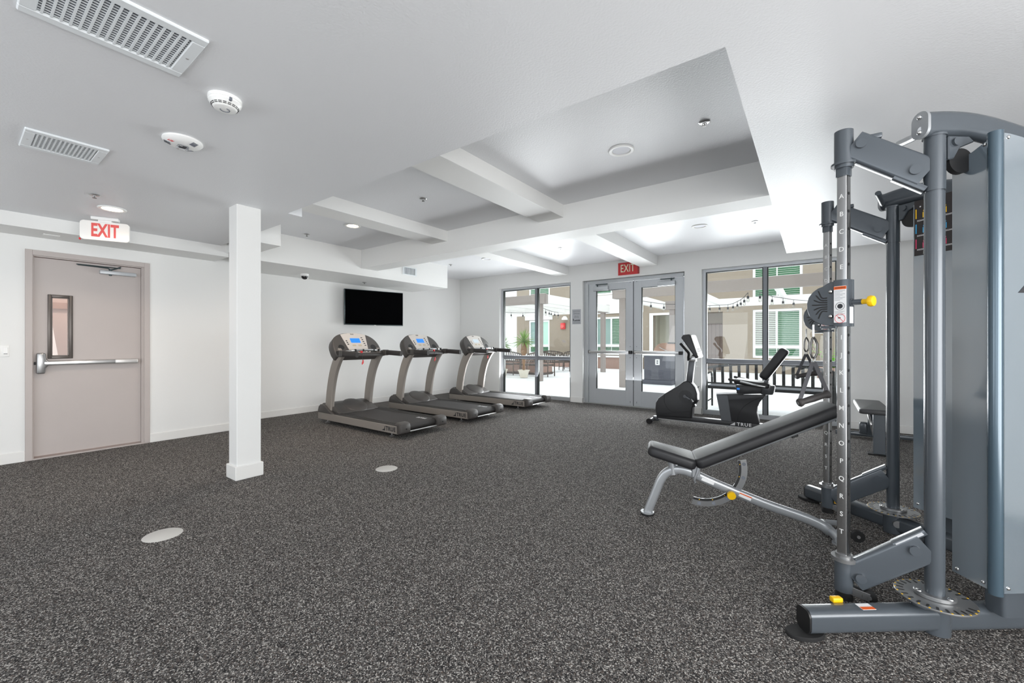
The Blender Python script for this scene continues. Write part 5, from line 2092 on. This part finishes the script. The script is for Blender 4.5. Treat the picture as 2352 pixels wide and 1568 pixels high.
# wall with real openings: build as strips around the windows and alcoves
HOLES = sorted([(w[0], w[1], w[2], w[3]) for w in WINS] + [(-3.92, -3.03, 0.0, 2.5), (-5.90, -5.17, 0.0, 2.45)])
xs = sorted(set([-24.0, 14.0, -13.55] + [h[0] for h in HOLES] + [h[1] for h in HOLES]))
wallb, creamb = bm_new(), bm_new()
for x0, x1 in zip(xs, xs[1:]):
    xm = (x0 + x1) / 2
    cuts = sorted([(h[2], h[3]) for h in HOLES if h[0] < xm < h[1]])
    z = -0.1
    for c0, c1 in cuts + [(9.5, 9.5)]:
        if c0 > z + 1e-4:
            tgt = creamb if xm < -13.55 else wallb
            box(tgt, L(x0), L(x1), 0, 0.35, z, c0)
        z = c1
obj('stucco_wall', wallb, 'beige', bld)
obj('white_wall', creamb, 'cream', bld)
b = bm_new()
box(b, L(-8.95), L(-6.35), -0.05, 0.0, 2.62, 3.52)
obj('white_band', b, 'cream', bld)
b = bm_new()
box(b, L(-12.95), L(-11.2), -0.06, 0.0, 2.44, 2.74)
obj('window_header', b, 'cream', bld)
b = bm_new()
box(b, L(-6.06), L(-5.90), -0.03, 0.02, 0.0, 2.55)
box(b, L(-5.90), L(-5.17), -0.03, 0.02, 2.45, 2.55)
obj('alcove_trim', b, 'cream', bld)
for x0, x1, m, nm in ((-3.92, -3.03, 'brown_door', 'entry_door'), (-5.90, -5.17, 'olive', 'alcove_back')):
    b = bm_new()
    if m == 'olive':
        box(b, L(x0 - 0.3), L(x1 + 0.3), 1.0, 1.08, 0, 2.6)
        box(b, L(x0 - 0.34), L(x0), 0.35, 1.0, 0, 2.6)
        box(b, L(x1), L(x1 + 0.34), 0.35, 1.0, 0, 2.6)
        box(b, L(x0 - 0.3), L(x1 + 0.3), 0.35, 1.05, 2.5, 2.6)
        obj(nm, b, mat('olive_alcove_paint', (206, 204, 188), 0.8), bld)
    else:
        for k in range(5):
            xa = L(x0 + 0.05 + k * (x1 - x0 - 0.1) / 5)
            box(b, xa, xa + (x1 - x0 - 0.1) / 5 - 0.008, 0.62, 0.67, 0.0, 2.03, 0.004, 1)
        obj(nm, b, m, bld)
        b = bm_new()
        box(b, L(x0 - 0.3), L(x1 + 0.3), 0.66, 0.74, 0, 2.6)
        box(b, L(x0 - 0.3), L(x0), 0.35, 0.7, 0, 2.6)
        box(b, L(x1), L(x1 + 0.3), 0.35, 0.7, 0, 2.6)
        box(b, L(x0 - 0.3), L(x1 + 0.3), 0.35, 0.7, 2.5, 2.6)
        obj('alcove_lining', b, mat('alcove_grey_paint', (168, 158, 146), 0.8), bld)
        b = bm_new()
        box(b, L(x0 + 0.10), L(x0 + 0.16), 0.58, 0.62, 0.95, 1.2, 0.01, 2)
        obj('door_handle', b, 'ink', bld)
for x0, x1, z0, z1, kind in WINS:
    f = 0.09
    b = bm_new()
    xm = (x0 + x1) / 2
    zr = z0 + 0.44
    box(b, L(x0), L(x0 + f), 0.02, 0.12, z0, z1, 0.006, 1)
    box(b, L(x1 - f), L(x1), 0.02, 0.12, z0, z1, 0.006, 1)
    box(b, L(x0 + f), L(x1 - f), 0.021, 0.119, z0, z0 + f)
    box(b, L(x0 + f), L(x1 - f), 0.021, 0.119, z1 - f, z1)
    if kind != 'upper':
        box(b, L(x0 + f), L(x1 - f), 0.022, 0.118, zr - 0.06, zr + 0.07)
        box(b, L(xm - 0.035), L(xm + 0.035), 0.023, 0.117, zr + 0.07, z1 - f)
        box(b, L(xm - 0.012), L(xm + 0.012), 0.05, 0.10, z0 + f, zr - 0.06)
    else:
        box(b, L(xm - 0.02), L(xm + 0.02), 0.023, 0.117, z0 + f, z1 - f)
    fr = obj('window', b, 'wh_trim', bld)
    panes = [(x0 + f, xm - 0.035, zr + 0.07, z1 - f), (xm + 0.035, x1 - f, zr + 0.07, z1 - f), (x0 + f, x1 - f, z0 + f, zr - 0.06)]
    if kind == 'upper':
        panes = [(x0 + f, xm - 0.02, z0 + f, z1 - f), (xm + 0.02, x1 - f, z0 + f, z1 - f)]
    for k, (a0, a1, c0, c1) in enumerate(panes):
        b = bm_new()
        box(b, L(a0 - 0.01), L(a1 + 0.01), 0.075, 0.085, c0 - 0.01, c1 + 0.01)
        pm = 'green_pane'
        if kind in ('pale', 'door') and k == 0:
            pm = 'grey_pane'
        if kind == 'pale' and k == 1:
            pm = 'pale_pane'
            if pm not in K:
                K[pm] = mat('pale_mint_pane', (176, 214, 196), 0.2)
        if kind == 'main' and k == 0:
            pm = 'dim_pane'
            if pm not in K:
                K[pm] = mat('dim_grey_pane', (132, 124, 122), 0.3)
        obj('pane', b, pm, fr)
        if kind in ('main', 'upper') or (kind == 'door' and k):
            b = bm_new()
            nsl = max(3, int((c1 - c0) / 0.072))
            for j in range(nsl):
                zz = c0 + (c1 - c0) * (j + 0.5) / nsl
                hgt = 0.026 if (kind == 'main' and k == 0) else 0.009
                box(b, L(a0), L(a1), 0.066, 0.074, zz - hgt / 1.4, zz + hgt / 1.4)
            o = obj('blind_slats', b, 'blind', fr)
            o['kind'] = 'stuff'

# planters
pl = thing('planter', 'long low terracotta planter along the far apartment wall', 'planter', (-9.7, 18.55, 0))
b = bm_new()
box(b, -3.4, 3.35, -0.38, 0.36, -0.02, 0.52, 0.015, 2)
obj('planter_wall', b, 'planter', pl)
b = bm_new()
box(b, -3.45, 3.40, -0.43, 0.38, 0.52, 0.60, 0.012, 2)
obj('planter_cap', b, 'cream', pl)
b = bm_new()
box(b, -3.3, 3.25, -0.30, 0.30, 0.56, 0.61)
obj('soil', b, 'soil', pl)
pl = thing('planter', 'low terracotta planter right behind the brown slatted benches', 'planter', (-9.55, 13.52, 0))
b = bm_new()
box(b, -1.6, 1.32, -0.42, 0.42, -0.02, 0.46, 0.015, 2)
obj('planter_wall', b, 'planter', pl)
b = bm_new()
box(b, -1.5, 1.22, -0.34, 0.34, 0.44, 0.475)
obj('soil', b, 'soil', pl)
b = bm_new()
box(b, -1.62, 1.34, -0.44, 0.44, -0.02, 0.07, 0.01, 1)
obj('planter_base', b, 'bench_t', pl)

# pergolas


def pergola(label, x0, x1, y0, y1, posts, zb, zt, nraf, front_m='perg'):
    t = thing('pergola', label, 'pergola', ((x0 + x1) / 2, (y0 + y1) / 2, 0))
    ox, oy = (x0 + x1) / 2, (y0 + y1) / 2
    for px, py in posts:
        b = bm_new()
        box(b, px - ox - 0.085, px - ox + 0.085, py - oy - 0.085, py - oy + 0.085, -0.012, zb + 0.05, 0.006, 1)
        po = obj('post', b, 'perg', t)
        b = bm_new()
        box(b, px - ox - 0.245, px - ox + 0.245, py - oy - 0.12, py - oy + 0.12, zb - 0.01, zt + 0.02, 0.006, 1)
        obj('post_head', b, 'perg', po)
    for yy in (y0, y1):
        b = bm_new()
        box(b, x0 - ox, x1 - ox, yy - oy - 0.07, yy - oy + 0.07, zb, zt, 0.006, 1)
        obj('header_beam', b, front_m if yy == y0 else 'perg_w', t)
    for xx in (x0 + 0.07, x1 - 0.07):
        b = bm_new()
        box(b, xx - ox - 0.07, xx - ox + 0.07, y0 - oy + 0.05, y1 - oy - 0.05, zb + 0.01, zt - 0.005, 0.006, 1)
        obj('side_beam', b, 'perg_w', t)
    for k in range(nraf):
        xx = x0 + (x1 - x0) * (k + 1) / (nraf + 1)
        b = bm_new()
        box(b, xx - ox - 0.05, xx - ox + 0.05, y0 - oy + 0.05, y1 - oy - 0.05, zb + 0.06, zt - 0.02, 0.004, 1)
        obj('rafter', b, 'perg_w', t)
    return t


pergola('white roofed pergola over the benches seen through the left window', -13.0, -6.75, 11.1, 16.0,
        [(-7.02, 11.1), (-7.02, 16.0), (-12.6, 11.1), (-12.6, 16.0)], 2.45, 2.735, 5)
pergola('taupe fronted pergola outside the double door and right window', -4.50, 5.0, 10.94, 15.6,
        [(-4.21, 10.94), (-4.15, 15.6), (4.6, 10.94), (4.6, 15.6)], 2.43, 2.70, 4)


def bench(label, w, loc, rz, m='bench_m', slats=13, group=None):
    t = thing('patio_bench', label, 'bench', loc, rz, group)
    h = w / 2

    def ztop(x):
        return 0.755 + 0.10 * (1 - (x / h) ** 2)

    def lean(z):
        return -0.0 - max(0, z - 0.42) * 0.12
    b = bm_new()
    pts = [(x, lean(ztop(x)), ztop(x)) for x in [-h + w * k / 16 for k in range(17)]]
    sweep(b, pts, rrect(0.022, 0.045, 0.006, 2), up=(0, 0.2, 1))
    br = obj('back_rail', b, m, t)
    b = bm_new()
    sweep(b, [(-h, lean(0.485), 0.485), (h, lean(0.485), 0.485)], rrect(0.02, 0.028, 0.006, 2))
    obj('lower_rail', b, m, t)
    for k in range(slats):
        x = -h + w * (k + 1) / (slats + 1)
        b = bm_new()
        sweep(b, [(x, lean(0.49), 0.485), (x, lean(ztop(x)), ztop(x) - 0.01)], rrect(0.010, 0.046, 0.002, 1), up=(0, 1, 0) if False else (1, 0, 0))
        obj('back_slat', b, m, t)
    for k in range(7):
        y = 0.05 + k * 0.066
        b = bm_new()
        box(b, -h, h, y, y + 0.052, 0.418, 0.430, 0.003, 1)
        obj('seat_slat', b, 'bench_seat' if 'bench_seat' in K else m, t)
    b = bm_new()
    for y in (0.06, 0.48):
        box(b, -h, h, y - 0.012, y + 0.012, 0.375, 0.418, 0.004, 1)
    obj('seat_frame', b, m, t)
    for s in (-1, 1):
        x = s * (h + 0.005)
        b = bm_new()
        tube(b, [(x, -0.02, 0), (x, 0.0, 0.42), (x, lean(0.76), 0.765)], 0.021, 10)
        obj('leg', b, m, t)
        b = bm_new()
        tube(b, spline([(x, 0.50, 0), (x, 0.49, 0.40), (x, 0.47, 0.58), (x, 0.40, 0.645), (x, 0.18, 0.655), (x, -0.02, 0.645)], 5), 0.018, 10)
        obj('arm_leg', b, m, t)
        b = bm_new()
        tube(b, [(x, -0.01, 0.14), (x, 0.495, 0.14)], 0.012, 8)
        obj('side_stretcher', b, m, t)
    return t


K['bench_seat'] = mat('grey_bench_seat', (96, 98, 104), 0.5, 0.2)
bench('black slatted metal bench with its back right outside the right window', 1.83, (-0.655, 8.22, 0), 0, 'bench_m', 13)
K['bench_seat'] = K['bench_t']
bench('brown slatted patio bench left of the potted palm, cut by the window edge', 1.25, (-9.60, 12.85, 0), PI, 'bench_t', 13)
bench('brown slatted patio bench behind the potted palm', 1.15, (-8.12, 12.88, 0), PI + 0.05, 'bench_t', 13)
bench('brown slatted patio bench in profile right of the left window mullion', 1.25, (-8.95, 15.0, 0), -PI / 2 - 0.5, 'bench_t', 13)
bench('brown slatted patio bench facing the gym beside the window pier', 1.4, (-8.35, 16.4, 0), PI + 0.05, 'bench_t', 14)

# potted palms


def palm(label, loc, ht, rad, nl, seed, pot_r=0.19):
    random.seed(seed)
    t = thing('potted_palm', label, 'plant', loc)
    b = bm_new()
    lathe(b, [(0, 0), (pot_r * 0.68, 0), (pot_r * 0.95, 0.22), (pot_r * 1.08, 0.225), (pot_r * 1.1, 0.265), (pot_r * 0.95, 0.265), (pot_r * 0.9, 0.235), (0, 0.232)], n=28)
    obj('pot', b, 'pot', t)
    b = bm_new()
    lathe(b, [(0.035, 0.22), (0.035, 0.40), (0.05, 0.55), (0.055, 0.75), (0.10, 0.86), (0.11, 0.95), (0.075, ht - 0.05), (0.02, ht + 0.03)], n=12)
    obj('trunk', b, 'trunk', t)
    for k in range(nl):
        az = 2 * PI * k * 0.381966 + random.uniform(-0.2, 0.2)
        el = -0.35 + 1.75 * (k / nl) + random.uniform(-0.12, 0.12)
        ln = rad * random.uniform(0.8, 1.1)
        c, s = math.cos(az), math.sin(az)
        side = V((-s, c, 0))
        b = bm_new()
        pts = []
        for i in range(6):
            u = i / 5
            r = ln * u * math.cos(el)
            z = ln * u * math.sin(el) - 0.30 * ln * u * u * max(0.15, math.cos(el))
            pts.append(V((c * r, s * r, ht + z)))
        ws = [0.010, 0.019, 0.020, 0.016, 0.010, 0.001]
        la = [b.verts.new(p + side * w) for p, w in zip(pts, ws)]
        lm = [b.verts.new(p - V((0, 0, w * 0.6))) for p, w in zip(pts, ws)]
        lb = [b.verts.new(p - side * w) for p, w in zip(pts, ws)]
        for i in range(5):
            b.faces.new((la[i], la[i + 1], lm[i + 1], lm[i]))
            b.faces.new((lm[i], lm[i + 1], lb[i + 1], lb[i]))
        obj('leaf', b, 'palm', t)
    return t


palm('tall palm with a brown trunk in a cream pot before the patio benches', (-8.10, 11.78, 0), 1.24, 0.52, 80, 3)
palm('shorter potted palm at the left edge of the left window', (-9.00, 11.75, 0), 1.12, 0.46, 64, 5, 0.17)
# fern-like shrub right of the courtyard window
random.seed(11)
t = thing('garden_shrub', 'bright green fern shrub seen past the cable machine posts', 'plant', (0.62, 18.0, 0))
b = bm_new()
box(b, -0.5, 0.9, -0.35, 0.5, -0.02, 0.35, 0.02, 2)
obj('planter_box', b, 'planter', t)
for k in range(26):
    az, el = random.uniform(0, 2 * PI), random.uniform(0.3, 1.4)
    ln = random.uniform(0.7, 1.4)
    d_ = V((math.cos(az) * math.cos(el) * 0.8, math.sin(az) * math.cos(el) * 0.8, math.sin(el)))
    side = V((-math.sin(az), math.cos(az), 0))
    b = bm_new()
    for i in range(1, 9):
        p = d_ * (ln * i / 8) + V((0, 0, 0.3 - 0.25 * (i / 8) ** 2))
        for sg in (-1, 1):
            tip = p + (side * sg + d_ * 0.5).normalized() * 0.20 * (1.1 - i / 10)
            v = [b.verts.new(p - d_ * 0.03), b.verts.new(p + d_ * 0.03), b.verts.new(tip)]
            b.faces.new(v)
    obj('frond', b, 'shrub', t)

# barbecue island
t = thing('grill_island', 'slate grey outdoor grill island with white counter beyond the door', 'cabinet', (-3.70, 12.6, 0))
b = bm_new()
box(b, -0.36, 0.40, -0.38, 0.40, 0.0, 0.83, 0.006, 1)
obj('cabinet_body', b, 'bbq', t)
b = bm_new()
box(b, -0.40, 0.44, -0.42, 0.44, -0.012, 0.115, 0.010, 2)
obj('plinth', b, 'bbq', t)
b = bm_new()
box(b, -0.42, 0.90, -0.44, 0.46, 0.83, 0.875, 0.008, 2)
obj('countertop', b, 'cream', t)
b = bm_new()
box(b, -0.03, 0.10, -0.40, -0.38, 0.56, 0.73, 0.008, 2)
o = obj('outlet_box', b, 'white_p', t)
b = bm_new()
for z in (0.615, 0.675):
    box(b, 0.01, 0.06, -0.403, -0.399, z - 0.02, z + 0.02, 0.004, 1)
obj('socket', b, 'grille_dark', o)
b = bm_new()
for z in (0.20, 0.24, 0.28, 0.32):
    box(b, -0.20, 0.20, -0.386, -0.379, z - 0.006, z + 0.006, 0.002, 1)
obj('vent_louvre', b, 'bbq', t)
t = thing('barbecue_grill', 'domed steel barbecue grill standing on the white counter', 'grill', (-3.50, 12.55, 0.875))
b = bm_new()
dome = [(-0.30, 0.0)] + [(-0.02 - 0.28 * math.cos(a), 0.06 + 0.27 * math.sin(a)) for a in [k * PI / 2 / 10 for k in range(11)]] + [(0.30, 0.33), (0.34, 0.0)]
prism(b, [(x, z) for x, z in dome], -0.26, 0.26, XZ, 0.015, 2)
obj('hood', b, 'copper', t)
b = bm_new()
box(b, 0.10, 0.44, -0.275, -0.255, 0.305, 0.345, 0.006, 1)
obj('hood_trim', b, 'black', t)
b = bm_new()
tube(b, [(-0.12, -0.30, 0.20), (0.05, -0.33, 0.12), (0.15, -0.30, 0.06)], 0.012, 8)
tube(b, [(-0.12, -0.26, 0.20), (-0.12, -0.30, 0.20)], 0.01, 8)
tube(b, [(0.15, -0.26, 0.06), (0.15, -0.30, 0.06)], 0.01, 8)
obj('hood_handle', b, 'steel', t)

# string lights
def strand(label, pts, drop=0.15):
    t = thing('string_lights', label, 'string lights', (0, 0, 0))
    t.location = pts[0]
    o0 = V(pts[0])
    sp_ = [p - o0 for p in spline(pts, 10)]
    b = bm_new()
    tube(b, sp_, 0.008, 6)
    obj('cable', b, 'ink', t)
    me_s = me_b = None
    for k in range(len(pts)):
        p = V(pts[k]) - o0
        if me_s is None:
            b = bm_new()
            cyl(b, (0, 0, 0), (0, 0, -drop + 0.07), 0.006, n=6)
            cyl(b, (0, 0, -drop + 0.065), (0, 0, -drop), 0.026, 0.030, n=10)
            s_ = obj('lamp_socket', b, 'ink', t)
            b = bm_new()
            ball(b, (0, 0, -drop - 0.045), 0.034, rz=0.05, n=10)
            g_ = obj('bulb', b, 'bulb', s_)
            me_s, me_b = s_.data, g_.data
        else:
            s_ = bpy.data.objects.new('lamp_socket', me_s)
            COL.objects.link(s_)
            s_.parent = t
            g_ = bpy.data.objects.new('bulb', me_b)
            COL.objects.link(g_)
            g_.parent = s_
        s_.location = p
    return t


strand('string of dark socket bulbs rising under the pergola in the right window, left half',
       [(-3.20, 15.2, 2.47), (-2.81, 15.15, 2.46), (-2.49, 15.03, 2.45), (-2.24, 15.0, 2.45), (-2.04, 14.64, 2.45), (-1.83, 13.97, 2.45), (-1.68, 13.47, 2.45), (-1.51, 12.78, 2.46), (-1.33, 11.96, 2.48)])
strand('string of dark socket bulbs falling away in the right window, right half',
       [(-1.08, 12.1, 2.48), (-0.89, 13.1, 2.46), (-0.67, 13.66, 2.45), (-0.45, 14.38, 2.45), (-0.08, 15.2, 2.46)])
strand('string of bulbs under the pergola seen through the right door leaf', [(-4.25, 11.9, 2.47), (-4.05, 12.83, 2.46), (-3.89, 13.64, 2.46), (-3.53, 14.09, 2.46)])
strand('string of dark bulbs receding beside the mullion of the left window',
       [(-7.63, 12.07, 2.47), (-7.76, 12.4, 2.46), (-8.02, 13.1, 2.45), (-8.2, 13.65, 2.45), (-8.32, 14.0, 2.45), (-8.45, 14.5, 2.45), (-8.55, 14.95, 2.46)])
strand('string of bulbs at the left edge of the left window pergola', [(-10.4, 13.5, 2.47), (-10.09, 13.75, 2.46), (-9.84, 14.24, 2.46), (-9.41, 14.55, 2.47)])

# bell and lamp on the far wall
t = thing('alarm_bell', 'red fire alarm bell on the beige wall across the courtyard', 'alarm', (-10.55, FY, 2.08))
b = bm_new()
box(b, -0.13, 0.13, -0.10, 0.0, -0.17, 0.15, 0.02, 2)
obj('bell_box', b, 'red_b', t)
b = bm_new()
cyl(b, (0, -0.10, -0.03), (0, -0.16, -0.03), 0.11, 0.08, n=20)
obj('bell_gong', b, 'exit_red', t)
for x, lab in ((-10.38, 'white hooded wall lamp just above the red alarm bell'), (-9.72, 'white hooded wall lamp beside the window pier, right of the red alarm bell')):
    t = thing('wall_lamp', lab, 'lamp', (x, FY, 2.42))
    b = bm_new()
    lathe(b, [(0.0, 0.16), (0.08, 0.14), (0.15, 0.05), (0.17, -0.03), (0.155, -0.03), (0.0, 0.10)], Matrix.Translation((0, -0.16, 0)), 20)
    obj('lamp_hood', b, 'white_p', t)
    b = bm_new()
    cyl(b, (0, 0, 0.02), (0, -0.14, 0.06), 0.04, n=12)
    obj('lamp_arm', b, 'white_p', t)
